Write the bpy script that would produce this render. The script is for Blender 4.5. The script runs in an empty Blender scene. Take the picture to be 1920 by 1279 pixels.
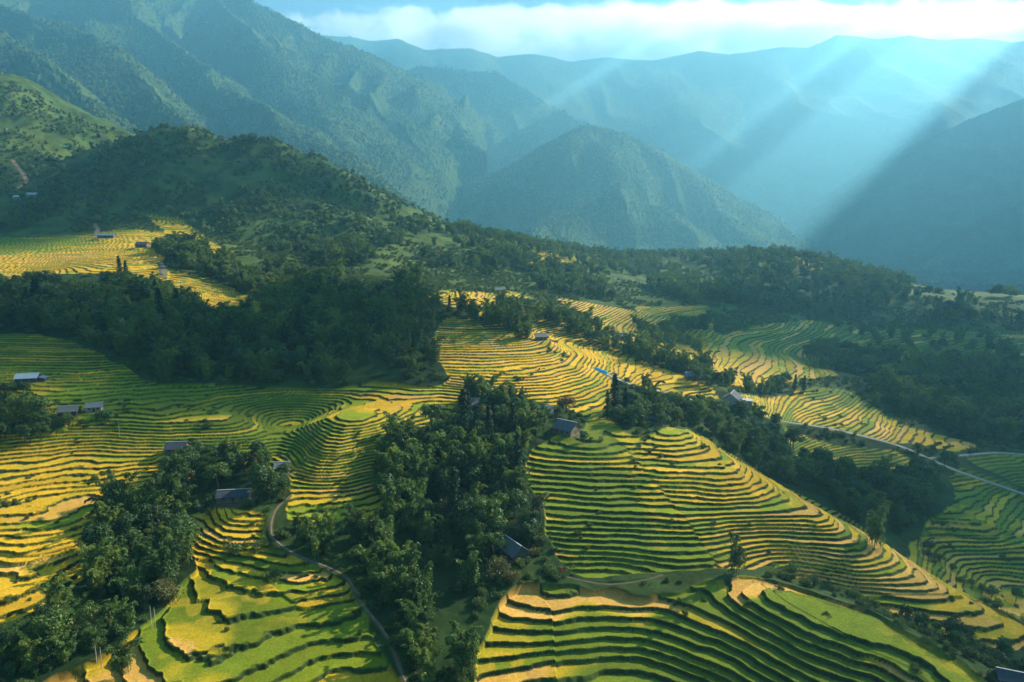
import bpy, math, random
import numpy as np
from mathutils import Vector

# ------------------------------------------------------------------ camera, light, exposure
C = bpy.context.scene.collection
scene = bpy.context.scene
PITCH = math.radians(-10.0)
FPX = 1297.0                      # focal length in pixels of the 1920 px wide photograph
SUN_AZ, SUN_EL = math.radians(57.0), math.radians(31.0)
SUN = np.array([math.sin(SUN_AZ)*math.cos(SUN_EL), math.cos(SUN_AZ)*math.cos(SUN_EL), math.sin(SUN_EL)])

cam_data = bpy.data.cameras.new("camera")
cam = bpy.data.objects.new("camera", cam_data)
C.objects.link(cam)
cam.location = (0, 0, 0)
cam.rotation_euler = (math.pi/2 + PITCH, 0, 0)
cam_data.sensor_width = 36.0
cam_data.lens = 36.0*FPX/1920.0
cam_data.clip_start = 1.0
cam_data.clip_end = 60000.0
scene.camera = cam

world = bpy.data.worlds.new("World")
scene.world = world
world.use_nodes = True
wn = world.node_tree.nodes
wl = world.node_tree.links
sky = wn.new('ShaderNodeTexSky')
sky.sky_type = 'NISHITA'
sky.sun_disc = False
sky.sun_elevation = SUN_EL
sky.sun_rotation = SUN_AZ
sky.altitude = 1200
sky.air_density = 1.0
sky.dust_density = 0.2
sky.ozone_density = 3.0
wl.new(sky.outputs[0], wn['Background'].inputs[0])
wn['Background'].inputs[1].default_value = 0.05

sun_data = bpy.data.lights.new("sun", 'SUN')
sun_data.energy = 5.0
sun_data.angle = math.radians(0.7)
sun_data.color = (1.0, 0.91, 0.75)
sun = bpy.data.objects.new("sun", sun_data)
C.objects.link(sun)
sun.rotation_euler = Vector(SUN).to_track_quat('Z', 'Y').to_euler()

scene.view_settings.view_transform = 'Standard'
scene.view_settings.look = 'None'
scene.view_settings.exposure = 1.72
scene.view_settings.gamma = 1.0
scene.cycles.use_denoising = True
scene.cycles.max_bounces = 8
scene.cycles.diffuse_bounces = 2
scene.cycles.transparent_max_bounces = 16
scene.cycles.volume_bounces = 5
scene.cycles.volume_max_steps = 256

# ------------------------------------------------------------------ numeric helpers
rng = np.random.default_rng(7)
random.seed(7)

def hash2(ix, iy, seed=0):
    h = (ix.astype(np.int64)*374761393 + iy.astype(np.int64)*668265263 + seed*1442695041) & 0x7fffffff
    h = ((h ^ (h >> 13))*1274126177) & 0x7fffffff
    h = ((h ^ (h >> 15))*2246822519) & 0x7fffffff
    h = h ^ (h >> 16)
    return (h & 0xffffff)/float(0x1000000)

def vnoise(x, y, seed=0):
    ix = np.floor(x); iy = np.floor(y)
    fx = x-ix; fy = y-iy
    ux = fx*fx*fx*(fx*(fx*6-15)+10); uy = fy*fy*fy*(fy*(fy*6-15)+10)
    a = hash2(ix, iy, seed); b = hash2(ix+1, iy, seed)
    c = hash2(ix, iy+1, seed); d = hash2(ix+1, iy+1, seed)
    return (a+(b-a)*ux + (c-a)*uy + (a-b-c+d)*ux*uy)*2-1

def fbm(x, y, octs=4, seed=0, gain=0.5):
    t = 0; a = 1.0; s = 0
    for o in range(octs):
        t = t + a*vnoise(x*(2**o)+13.7*o, y*(2**o)-7.3*o, seed+o); s += a; a *= gain
    return t/s

def ridged(x, y, octs=4, seed=0):
    t = 0; a = 1.0; s = 0
    for o in range(octs):
        t = t + a*(1-np.sqrt(vnoise(x*(2**o)+3.1*o, y*(2**o)+5.9*o, seed+o)**2+.012)*2); s += a; a *= 0.5
    return t/s

def sstep(a, b, x):
    t = np.clip((x-a)/(b-a), 0, 1)
    return t*t*(3-2*t)

def cells(x, y, seed):
    """jittered-grid cells: id hash in 0..1 and a key, per point"""
    ix = np.floor(x); iy = np.floor(y)
    best = np.full(x.shape, 1e9); k1 = np.zeros(x.shape); k2 = np.zeros(x.shape)
    for dx in (-1, 0, 1):
        for dy in (-1, 0, 1):
            cx = ix+dx; cy = iy+dy
            d = (cx+hash2(cx, cy, seed)-x)**2 + (cy+hash2(cx, cy, seed+1)-y)**2
            m = d < best
            best = np.where(m, d, best); k1 = np.where(m, cx, k1); k2 = np.where(m, cy, k2)
    return hash2(k1, k2, seed+2)

def in_poly(x, y, poly):
    r = np.zeros(np.shape(x), bool)
    n = len(poly)
    for i in range(n):
        x0, y0 = poly[i]; x1, y1 = poly[(i+1) % n]
        if y0 == y1: continue
        c = ((y0 > y) != (y1 > y)) & (x < (x1-x0)*(y-y0)/(y1-y0)+x0)
        r ^= c
    return r

CP, SP = math.cos(PITCH), math.sin(PITCH)
def ray(px, py):
    u = (px-960.0)/FPX; v = (639.5-py)/FPX
    return u, CP - v*SP, SP + v*CP
def P3(px, py, Y):
    a, b, c = ray(px, py)
    return (a/b*Y, Y, c/b*Y)
def W3(px, Y, Z):
    """point at depth Y and height Z that lies in the photograph's column px"""
    v = (Z/Y*CP - SP)/(CP + Z/Y*SP)
    return ((px-960.0)/FPX/(CP - v*SP)*Y, Y, Z)

# ------------------------------------------------------------------ the valley: surveyed heights
PTS = [  # column, row and depth of ground points
 # nearest spur
 (900,1279,112),(1050,1279,113),(1200,1279,113),(1450,1279,108),(1650,1279,104),(1870,1279,98),
 (920,1200,121),(960,1130,130),(1200,1180,124),(1200,1110,132.5),(1400,1180,120),(1400,1100,130),
 (1500,1105,126),(1640,1150,117),(1600,1230,109),(1050,1100,134),
 # gully behind it
 (1500,1092,143),(1600,1115,138),(1700,1175,128),(1750,1195,123),(1830,1230,116),(1900,1268,112),
 # main spur, terraced
 (1150,1078,140),(1030,1070,142),(1250,1065,141),(1380,1062,141),(1000,1000,152),(1100,1000,151),(1250,1000,150),
 (1000,950,160),(1100,900,170),(1300,950,158),(1400,950,158),(1500,1010,149),(1600,1060,142),(1200,850,182),
 (1300,860,180),(1050,830,187),(1290,805,196),(1400,870,182),(1470,915,173),(1560,960,164),(1660,1015,154),
 (1760,1090,141),(1850,1130,134),(1920,1170,128),(1920,1230,119),
 # spur crest and village
 (1060,797,202),(1180,790,212),(1232,775,226),(1372,745,256),(1300,705,276),(1150,700,262),(1190,717,260),
 (1000,740,225),(1100,745,226),(950,690,248),(1080,690,254),(950,650,270),(1050,655,276),(860,590,300),(830,650,268),
 (870,720,232),(960,610,290),
 # golden strip behind
 (1000,622,312),(1100,652,304),(1250,692,286),(900,568,335),(1060,610,330),
 (1000,592,362),(1150,625,345),(1250,655,332),(1350,690,325),(1450,700,330),(1500,757,290),(1560,737,308),(1640,770,300),
 (1800,832,274),(1560,800,272),(1300,650,372),(1400,662,368),(1150,582,430),(1050,560,430),(950,548,425),(1250,590,455),
 (1330,620,425),(1250,552,520),(1450,620,440),(1550,690,365),(850,535,400),
 # right-hand shaded valley
 (1560,940,206),(1560,900,230),(1650,960,212),(1700,1000,204),(1850,1000,205),(1850,1080,190),(1900,1130,178),
 (1750,1050,192),(1920,925,236),(1750,862,255),(1870,850,262),(1690,837,263),(1460,790,262),(1600,850,254),
 (1480,850,243),(1400,830,236),(1330,785,232),(1600,810,268),(2100,930,235),(2100,1050,200),(2100,860,265),
 (1600,600,520),(1800,650,450),(1600,700,375),(1800,760,330),(1920,700,400),(1920,800,305),(1700,740,330),(2100,700,420),
 # ridge on the right
 (1300,517,650),(1430,477,750),(1520,487,730),(1600,507,680),(1750,540,620),(1920,555,580),(2150,560,560),
 # left: near fields
 (500,1279,108),(300,1279,107),(650,1279,110),(420,980,155),(450,1100,133),(600,1120,131),(560,1040,143),(640,1200,120),
 (350,1180,120),(480,1010,150),
 (150,850,188),(150,1000,150),(50,1130,125),(50,950,160),(250,900,176),(280,860,186),(0,1050,140),(-150,1000,148),(-150,1200,115),
 (270,1060,146),(200,1120,134),(230,1190,121),(100,1250,113),(60,1200,118),(330,1000,157),
 # ravine with bamboo
 (800,1200,121),(740,1200,119),(850,1270,112),(780,1120,133),(720,1090,137),(700,1000,152),(780,1050,147),(880,1060,143),(820,1000,156),
 (560,980,155),(640,980,155),(850,900,177),(780,840,193),(900,830,195),(960,900,172),(930,1000,153),
 # left middle
 (440,900,176),(400,850,188),(330,840,190),(540,900,175),(500,830,192),
 (620,860,179),(640,835,184),(700,800,196),(520,862,190),(545,802,212),(500,772,221),(760,760,214),(700,750,222),(850,740,228),(600,920,170),(600,780,203),(700,880,182),(780,770,213),
 (300,780,205),(120,770,208),(450,780,205),(200,690,245),(300,705,240),(0,700,240),(-150,720,232),(550,715,238),(650,690,248),
 (100,590,292),(300,600,285),(500,600,290),(700,630,280),(780,620,285),(100,520,345),(300,540,330),(600,535,335),(720,580,310),
 (420,560,345),(460,600,322),
 (200,480,425),(50,510,395),(-150,500,400),(350,480,420),(420,470,450),(300,430,520),(100,440,510),(60,370,620),(150,390,600),
 (0,330,680),(-200,380,600),(450,450,520),(680,445,560),(560,480,470),(700,485,475),(600,520,400),
 (800,430,640),(900,440,650),(1000,470,610),(1100,500,590),(1200,512,640),(850,500,500),(760,520,430),(1000,520,500),(1150,545,510),
]
WPTS = [ # hidden ground (column, depth, height)
 (1400,204,-79),(1470,195,-84),(1560,186,-88),(1660,178,-93),(1760,165,-96),(1900,150,-99),(2050,150,-100),
 (0,900,20),(-300,900,60),(500,900,-30),(960,1000,-70),(1430,850,-75),(1600,780,-88),(1800,720,-98),(1950,690,-102),(1500,1000,-100),
 (2200,800,-110),(960,60,-92),(200,60,-90),(1700,60,-88),(960,90,-86),(1950,85,-80),(50,80,-86),(2300,120,-95),(-300,120,-85),
 (-300,300,-45),(2300,300,-95),(-400,600,20),
]
G = np.array([P3(*p) for p in PTS] + [W3(*p) for p in WPTS])

def tps_fit(g, lam):
    n = len(g); x = g[:, 0]/100; y = g[:, 1]/100
    d2 = (x[:, None]-x[None])**2 + (y[:, None]-y[None])**2
    K = 0.5*d2*np.log(d2+1e-9)
    K[np.arange(n), np.arange(n)] = 0
    A = np.zeros((n+3, n+3)); A[:n, :n] = K + lam*np.eye(n)
    A[:n, n] = 1; A[:n, n+1] = x; A[:n, n+2] = y
    A[n, :n] = 1; A[n+1, :n] = x; A[n+2, :n] = y
    return np.linalg.solve(A, np.concatenate([g[:, 2], [0, 0, 0]]))
TPSW = tps_fit(G, 0.004)

GX0, GX1, GY0, GY1, GS = -900.0, 900.0, 30.0, 1150.0, 2.0
gx = np.arange(GX0, GX1+GS, GS); gy = np.arange(GY0, GY1+GS, GS)
GXX, GYY = np.meshgrid(gx, gy)        # [row = y, col = x]

def tps_eval(X, Y):
    out = np.full(X.shape, TPSW[-3]) + TPSW[-2]*X/100 + TPSW[-1]*Y/100
    for i, (a, b, _) in enumerate(G):
        d2 = ((X-a)**2 + (Y-b)**2)*1e-4
        out += TPSW[i]*0.5*d2*np.log(d2+1e-9)
    return out

def ridge(X, Y, line, slope, w=25.0, dmax=None):
    """height of a ridge: crest line of 3D points, flanks falling at a slope, rounded crest"""
    best = np.full(X.shape, -1e9)
    for (x0, y0, z0), (x1, y1, z1) in zip(line[:-1], line[1:]):
        ex, ey = x1-x0, y1-y0
        t = np.clip(((X-x0)*ex + (Y-y0)*ey)/(ex*ex+ey*ey), 0, 1)
        d = np.hypot(X-x0-t*ex, Y-y0-t*ey)
        z = z0 + (z1-z0)*t - slope*(np.sqrt(d*d+w*w)-w)
        best = np.maximum(best, z)
    return best

def smax(a, b, k):
    h = np.clip(0.5+0.5*(a-b)/k, 0, 1)
    return b+(a-b)*h + k*h*(1-h)

base = tps_eval(GXX[::2, ::2], GYY[::2, ::2])
# upsample the 4 m survey to the 2 m grid
def up2(a, shape):
    o = np.empty(shape)
    o[::2, ::2] = a
    o[1::2, ::2] = 0.5*(a[:-1]+a[1:])[:o[1::2, ::2].shape[0]]
    o[:, 1::2] = 0.5*(o[:, :-1:2]+o[:, 2::2])[:, :o[:, 1::2].shape[1]]
    return o
base = up2(base, GXX.shape)
wx = GXX + 22*fbm(GXX/90, GYY/90, 3, 41); wy = GYY + 22*fbm(GXX/90, GYY/90, 3, 51)
HL1 = [P3(-420,0,960), P3(-200,60,940), P3(0,142,880), P3(120,208,840), P3(250,268,790)]
HL2 = [P3(250,270,790), P3(300,250,745), P3(350,238,720), P3(412,279,710), P3(480,263,700), P3(560,292,690), P3(640,328,690), P3(740,388,720), P3(800,405,760)]
HS1 = [P3(350,242,720), P3(400,330,630), P3(450,400,570), P3(470,460,520)]
HS2 = [P3(480,268,700), P3(600,380,610), P3(690,440,560)]
HS4 = [P3(380,345,610), P3(430,336,605), P3(490,337,600), P3(590,374,580), P3(640,405,560), P3(695,444,540)]
HS5 = [P3(560,292,690), P3(650,370,640), P3(720,430,600)]
HS3 = [P3(60,190,860), P3(110,290,720), P3(160,360,640)]
hills = ridge(wx, wy, HL1, 0.50, 20)
for ln, sl in ((HL2, .55), (HS1, .5), (HS2, .5), (HS3, .5), (HS4, .62), (HS5, .6)):
    hills = smax(hills, ridge(wx, wy, ln, sl, 14), 6)
hills += sstep(5, 60, GYY*0+hills-base)*12*(ridged(GXX/95, GYY/95, 3, 61)-.3)
HILLNESS = sstep(-6, 6, hills-base)
base = smax(hills, base, 10)

def cubic(a, X, Y):
    """bicubic (Catmull-Rom) lookup in a grid array"""
    fx = np.clip((X-GX0)/GS, 1, len(gx)-3.001); fy = np.clip((Y-GY0)/GS, 1, len(gy)-3.001)
    ix = fx.astype(np.int32); iy = fy.astype(np.int32)
    tx = fx-ix; ty = fy-iy
    def wts(t):
        return (-.5*t+t*t-.5*t**3, 1-2.5*t*t+1.5*t**3, .5*t+2*t*t-1.5*t**3, -.5*t*t+.5*t**3)
    wxs = wts(tx); wys = wts(ty)
    out = 0
    for j in range(4):
        r = 0
        for i in range(4):
            r = r + wxs[i]*a[iy+j-1, ix+i-1]
        out = out + wys[j]*r
    return out
def linear(a, X, Y):
    fx = np.clip((X-GX0)/GS, 0, len(gx)-1.001); fy = np.clip((Y-GY0)/GS, 0, len(gy)-1.001)
    ix = fx.astype(np.int32); iy = fy.astype(np.int32); tx = fx-ix; ty = fy-iy
    return (a[iy, ix]*(1-tx)+a[iy, ix+1]*tx)*(1-ty) + (a[iy+1, ix]*(1-tx)+a[iy+1, ix+1]*tx)*ty

_Ys = np.concatenate([np.arange(70, 400, .5), np.arange(400, 1120, 1.5)])
def at(px, py, ymin=70.0):
    """where the sight line through a pixel of the photograph meets the valley's ground"""
    a, b, c = ray(px, py)
    Y = _Ys[_Ys >= ymin]
    h = linear(base, a/b*Y, Y)
    under = np.nonzero(c/b*Y <= h)[0]
    k = under[0] if len(under) else len(Y)-1
    return (a/b*Y[k], Y[k], float(h[k]))

# ------------------------------------------------------------------ materials
def mat(name):
    m = bpy.data.materials.new(name); m.use_nodes = True
    n = m.node_tree.nodes; l = m.node_tree.links
    n.clear()
    out = n.new('ShaderNodeOutputMaterial')
    return m, n, l, out
def node(n, kind, **kw):
    x = n.new(kind)
    for k, v in kw.items(): setattr(x, k, v)
    return x
def noise_tex(n, l, coord, scale, detail=4, rough=.6):
    t = n.new('ShaderNodeTexNoise'); t.inputs['Scale'].default_value = scale
    t.inputs['Detail'].default_value = detail; t.inputs['Roughness'].default_value = rough
    l.new(coord, t.inputs['Vector']); return t
def ramp(n, l, fac, stops):
    r = n.new('ShaderNodeValToRGB'); e = r.color_ramp.elements
    while len(e) < len(stops): e.new(.5)
    for el, (p, c) in zip(e, stops):
        el.position = p; el.color = (*c, 1) if len(c) == 3 else c
    l.new(fac, r.inputs[0]); return r
def principled(n, rough=.8, spec=.2):
    b = n.new('ShaderNodeBsdfPrincipled')
    b.inputs['Roughness'].default_value = rough; b.inputs['Specular IOR Level'].default_value = spec
    return b
def mul_color(n, l, a, b):
    m = n.new('ShaderNodeMix'); m.data_type = 'RGBA'; m.blend_type = 'MULTIPLY'; m.inputs[0].default_value = 1
    l.new(a, m.inputs[6]); l.new(b, m.inputs[7]); return m.outputs[2]

def ground_material(name, fine, strength=.36, bump=.25):
    """soil and crops: the per-vertex crop colour broken up by fine grain"""
    m, n, l, out = mat(name)
    at_ = node(n, 'ShaderNodeAttribute', attribute_name='crop')
    g = n.new('ShaderNodeNewGeometry')
    t1 = noise_tex(n, l, g.outputs['Position'], fine, 3, .75)
    t2 = noise_tex(n, l, g.outputs['Position'], fine*.12, 4, .6)
    r1 = ramp(n, l, t1.outputs[0], [(.28, (1-strength,)*3), (.72, (1+strength*.8,)*3)])
    r2 = ramp(n, l, t2.outputs[0], [(.3, (.86, .88, .8)), (.7, (1.13, 1.1, 1.1))])
    c = mul_color(n, l, mul_color(n, l, at_.outputs['Color'], r1.outputs[0]), r2.outputs[0])
    b = principled(n, .9, .08)
    l.new(c, b.inputs['Base Color'])
    bp = n.new('ShaderNodeBump'); bp.inputs['Strength'].default_value = bump; bp.inputs['Distance'].default_value = .4
    l.new(t1.outputs[0], bp.inputs['Height']); l.new(bp.outputs[0], b.inputs['Normal'])
    l.new(b.outputs[0], out.inputs[0])
    return m

def grid_mesh(name, V, colors=None, attr='crop', smooth=True):
    """V: rows x columns x 3 -> a mesh of quads"""
    R, K = V.shape[:2]
    me = bpy.data.meshes.new(name)
    i = (np.arange(R-1)[:, None]*K + np.arange(K-1)[None]).astype(np.int32)
    q = np.stack([i, i+1, i+K+1, i+K], -1).reshape(-1)
    nf = (R-1)*(K-1)
    me.vertices.add(R*K); me.loops.add(nf*4); me.polygons.add(nf)
    me.vertices.foreach_set('co', V.reshape(-1).astype(np.float32))
    me.loops.foreach_set('vertex_index', q)
    me.polygons.foreach_set('loop_start', np.arange(0, nf*4, 4, dtype=np.int32))
    me.polygons.foreach_set('loop_total', np.full(nf, 4, dtype=np.int32))
    if smooth: me.polygons.foreach_set('use_smooth', np.ones(nf, bool))
    me.update(calc_edges=True)
    if colors is not None:
        a = me.color_attributes.new(attr, 'FLOAT_COLOR', 'POINT')
        c4 = np.ones((R*K, 4), np.float32); c4[:, :3] = colors.reshape(-1, 3)
        a.data.foreach_set('color', c4.reshape(-1))
    return me

def link(name, me, m=None, parent=None):
    o = bpy.data.objects.new(name, me)
    if m is not None and len(me.materials) == 0: me.materials.append(m)
    C.objects.link(o)
    if parent is not None: o.parent = parent
    return o
def struct(name, me, m):
    o = link(name, me, m); o['kind'] = 'structure'; return o

# ------------------------------------------------------------------ where the rice grows
TERRACES = [
 [(-160,800),(0,815),(60,812),(180,803),(270,832),(305,850),(312,880),(265,925),(200,955),(165,1000),(168,1075),(60,1150),(-200,1260)],
 [(345,958),(490,958),(500,1010),(560,1045),(640,1070),(690,1150),(740,1279),(760,1400),(40,1400),(60,1295),(200,1235),(285,1165),(335,1110),(365,1040)],
 [(-160,640),(60,625),(190,660),(300,718),(560,728),(640,728),(700,715),(800,722),(860,712),(860,760),(800,800),(700,850),(690,940),(600,962),(530,955),(545,890),(430,850),(400,830),(310,842),(230,805),(110,790),(0,735),(-160,740)],
 [(515,1000),(560,900),(720,905),(720,960),(640,985),(560,975)],
 [(980,880),(1000,840),(1110,800),(1130,775),(1165,805),(1215,830),(1290,803),(1400,868),(1470,913),(1660,1013),(1760,1088),(1960,1190),(1900,1232),(1800,1195),(1700,1165),(1600,1105),(1480,1075),(1400,1062),(1250,1080),(1060,1080),(1035,1000),(1000,940)],
 [(905,1180),(945,1115),(1040,1095),(1250,1112),(1400,1078),(1480,1100),(1640,1152),(1870,1285),(1920,1400),(900,1400),(890,1279)],
 [(805,650),(835,590),(900,597),(1000,640),(1100,668),(1145,705),(1150,760),(1120,830),(1090,775),(1000,755),(890,740),(835,700)],
 [(840,545),(960,545),(1100,600),(1150,650),(1260,695),(1340,728),(1350,745),(1240,738),(1150,700),(1000,634),(900,592),(800,560)],
 [(1390,738),(1520,723),(1600,735),(1680,790),(1835,832),(1800,850),(1700,830),(1600,815),(1500,792),(1385,775)],
 [(1470,800),(1690,845),(1745,880),(1600,885),(1480,862)],
 [(1790,870),(1960,935),(1980,1190),(1790,1110),(1690,1060),(1720,985),(1790,945)],
 [(1790,862),(1980,850),(1980,930)],
 [(1040,560),(1180,580),(1330,640),(1560,680),(1570,705),(1420,728),(1340,715),(1260,678),(1150,640),(1090,590)],
 [(1190,575),(1330,572),(1350,640),(1260,650),(1200,610)],
 [(1330,630),(1520,600),(1960,625),(1960,730),(1700,705),(1560,683),(1400,662)],
 [(-200,440),(150,440),(230,430),(330,440),(300,500),(410,530),(490,560),(490,592),(375,570),(280,525),(-200,520)],
 [(270,395),(340,410),(445,472),(400,482),(330,450)],
 [(960,478),(1080,480),(1120,500),(1000,498)],
 [(1480,490),(1560,490),(1600,512),(1520,512)],
]
def to_world(poly, ymin=70.0): return [at(px, py, ymin)[:2] for px, py in poly]
TW = []
for pl in TERRACES: TW.append(to_world([(x, min(y, 1279+60)) for x, y in pl]))
tm = np.zeros(GXX.shape)
for pl in TW: tm[in_poly(GXX, GYY, pl)] = 1
def blur(a, n):
    for _ in range(n):
        b = a.copy()
        b[1:-1] = (a[:-2]+2*a[1:-1]+a[2:])/4
        a = b.copy()
        a[:, 1:-1] = (b[:, :-2]+2*b[:, 1:-1]+b[:, 2:])/4
    return a
tm = blur(tm, 4)

# ------------------------------------------------------------------ what stands on each terrace: (col,row): gold, tan shares, step height
CROPS = [
 (100,850,.95,.0,1.0),(250,880,.9,.0,1.0),(60,960,.9,.05,1.0),(120,1050,.9,.15,1.0),(200,930,.8,.1,1.0),(0,900,.7,.0,1.0),
 (420,990,.9,.1,1.0),(430,1070,.2,.12,1.2),(560,1070,.55,.12,1.2),(420,1150,.22,.25,1.3),(520,1180,.12,.03,1.2),(620,1230,.08,.0,1.1),(300,1230,.2,.4,1.3),(400,1260,.15,.12,1.2),(600,1110,.4,.05,1.2),(500,1260,.06,0,1.2),(680,1200,.1,0,1.),(480,1120,.2,.05,1.),
 (300,815,.5,.15,1.0),(300,770,.06,0,1.),(300,740,.03,0,1.),(450,760,.05,0,1.),(600,740,.1,0,1.),(420,800,.12,.1,1.0),(480,840,.05,.0,1.0),(200,760,.05,.0,1.0),(100,700,.15,.0,1.0),(60,745,.6,0,1.),(500,760,.05,.0,1.),
 (620,800,.2,.0,1.),(640,860,.5,0,1.),(700,770,.7,.1,1.),(780,745,.75,.1,1.),(600,900,.35,.1,1.),(560,940,.5,.1,1.),(640,940,.3,.3,1.),
 (1050,860,.2,.1,1.05),(1120,900,.08,.0,1.1),(1150,960,.06,.0,1.15),(1150,1010,.04,.0,1.15),(1150,1060,.12,.0,1.15),(1300,1020,.3,.0,1.1),
 (1250,850,.75,.0,1.),(1350,900,.85,.03,1.),(1300,930,.7,.1,1.),(1400,950,.8,.1,1.),(1500,980,.35,.45,1.),(1550,1040,.2,.6,1.),(1480,930,.7,.05,1.),(1600,1060,.25,.4,1.),(1640,1080,.15,.2,1.),(1700,1110,.3,.4,1.),(1850,1180,.35,.35,1.),
 (1100,830,.1,0,1.),(1180,830,.1,0,1.),(1220,830,.5,0,1.),
 (1000,1115,.1,.75,1.15),(1200,1110,.1,.8,1.15),(1380,1085,.1,.8,1.15),(1100,1150,.08,.12,1.15),(1300,1150,.06,.04,1.15),(1450,1140,.06,.06,1.15),(1550,1150,.04,0,1.15),(1200,1230,.03,0,1.15),(1500,1230,.03,0,1.15),
 (1100,1200,.05,.0,1.2),(1300,1200,.04,.0,1.2),(1500,1180,.03,.0,1.2),(1600,1210,.05,.1,1.2),(1680,1220,.3,.5,1.1),(1750,1260,.3,.5,1.1),(950,1250,.4,.1,1.2),(1100,1270,.04,.0,1.2),(1400,1270,.04,.0,1.2),
 (900,650,.7,.25,1.),(1000,680,.75,.25,1.),(1080,720,.8,.1,1.),(950,720,.75,.2,1.),(870,610,.3,.1,1.),
 (900,570,.6,.2,1.),(1050,630,.8,.2,1.),(1250,715,.85,.15,1.),(1150,670,.8,.1,1.),(1450,740,.8,.1,1.),(1560,740,.05,0,1.),(1500,770,.4,0,1.),(1700,805,.7,.1,1.),(1600,780,.4,.1,1.),
 (1600,850,.2,0,1.),(1850,1000,.25,.2,1.),(1850,900,.05,0,1.),(1850,1090,.3,.3,1.),
 (1200,620,.5,.35,1.),(1400,690,.55,.3,1.),(1300,600,.5,.3,1.),(1600,650,.05,.1,1.),(1800,670,.05,.1,1.),(1450,640,.1,.15,1.),(1000,490,.5,.2,1.),
 (100,500,.7,.2,1.),(220,480,.75,.15,1.),(430,550,.7,.1,1.),(400,450,.6,.1,1.),(50,450,.1,0,1.),
]
CW = np.array([(*at(a, b)[:2], g, t, s) for a, b, g, t, s in CROPS])

GOLD = np.array((.57,.325,.018)); LIME = np.array((.215,.245,.010)); GREEN = np.array((.118,.150,.010)); TAN = np.array((.58,.315,.065))
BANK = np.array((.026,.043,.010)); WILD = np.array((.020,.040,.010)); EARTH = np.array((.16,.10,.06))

DITCH = (at(1128,800)[:2], at(1345,1052)[:2])
_e = at(1400,930)
DSIGN = math.copysign(1, (_e[0]-DITCH[0][0])*(DITCH[1][1]-DITCH[0][1]) - (_e[1]-DITCH[0][1])*(DITCH[1][0]-DITCH[0][0]))

# ways worn into the ground: (pixels), half width, colour of the way itself
WAYS = {
 'road': ([(1118,690),(1135,700),(1165,714),(1195,724),(1240,735),(1290,748),(1330,757),(1380,768),(1420,777),(1460,790),(1540,800),(1620,818),(1690,836),(1735,857),(1780,878),(1840,900),(1925,928),(1990,955)], .95),
 'branch_road': ([(1742,859),(1790,855),(1840,851),(1875,848),(1960,856)], .8),
 'path': ([(545,930),(522,948),(510,970),(506,1000),(520,1020),(560,1045),(620,1065),(655,1085),(668,1120),(690,1150),(718,1180),(740,1225),(752,1260),(768,1300)], .22),
 'terrace_path': ([(1068,1084),(1100,1093),(1140,1097),(1185,1093),(1225,1085),(1240,1078)], .16),
 'hill_track': ([(28,356),(50,345),(48,332),(30,310),(24,300)], 1.6),
 'hill_track.001': ([(48,345),(75,340),(108,325)], 1.6),
 'footpath': ([(178,420),(184,432),(178,442)], 1.2),
 'footpath.001': ([(300,492),(307,505),(305,520)], 1.2),
}
def smooth_line(p, it=2):
    p = np.array(p, float)
    for _ in range(it):
        q = np.empty((2*len(p)-2, p.shape[1])); q[0::2] = .75*p[:-1]+.25*p[1:]; q[1::2] = .25*p[:-1]+.75*p[1:]
        p = np.concatenate([p[:1], q, p[-1:]])
    return p
WAYW = {}
for k, (pp, hw) in WAYS.items():
    ln = np.array([at(*p) for p in pp]); ln = smooth_line(ln, 3)
    # even out the heights along the way
    for _ in range(3): ln[1:-1, 2] = (ln[:-2, 2]+2*ln[1:-1, 2]+ln[2:, 2])/4
    WAYW[k] = (ln, hw)

# house platforms get filled in later: (x, y, radius, height)
PADS = []

def way_near(X, Y):
    """0..1 nearness to a way, with the height of the way there"""
    d = np.full(X.shape, 1e9); z = np.zeros(X.shape); w = np.ones(X.shape)
    for ln, hw in WAYW.values():
        x0, y0 = ln[:, 0].min()-8, ln[:, 1].min()-8; x1, y1 = ln[:, 0].max()+8, ln[:, 1].max()+8
        m = (X > x0) & (X < x1) & (Y > y0) & (Y < y1)
        if not m.any(): continue
        xs, ys = X[m], Y[m]; dd = d[m]; zz = z[m]; ww = w[m]
        for a, b in zip(ln[:-1], ln[1:]):
            e = b-a; L = e[0]**2+e[1]**2+1e-9
            t = np.clip(((xs-a[0])*e[0]+(ys-a[1])*e[1])/L, 0, 1)
            q = np.hypot(xs-a[0]-t*e[0], ys-a[1]-t*e[1])/hw
            c = q < dd
            dd = np.where(c, q, dd); zz = np.where(c, a[2]+t*e[2], zz); ww = np.where(c, hw, ww)
        d[m] = dd; z[m] = zz; w[m] = ww
    return d, z, w

gradY, gradX = np.gradient(base, GS)
SLOPE = np.hypot(gradX, gradY)

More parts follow.
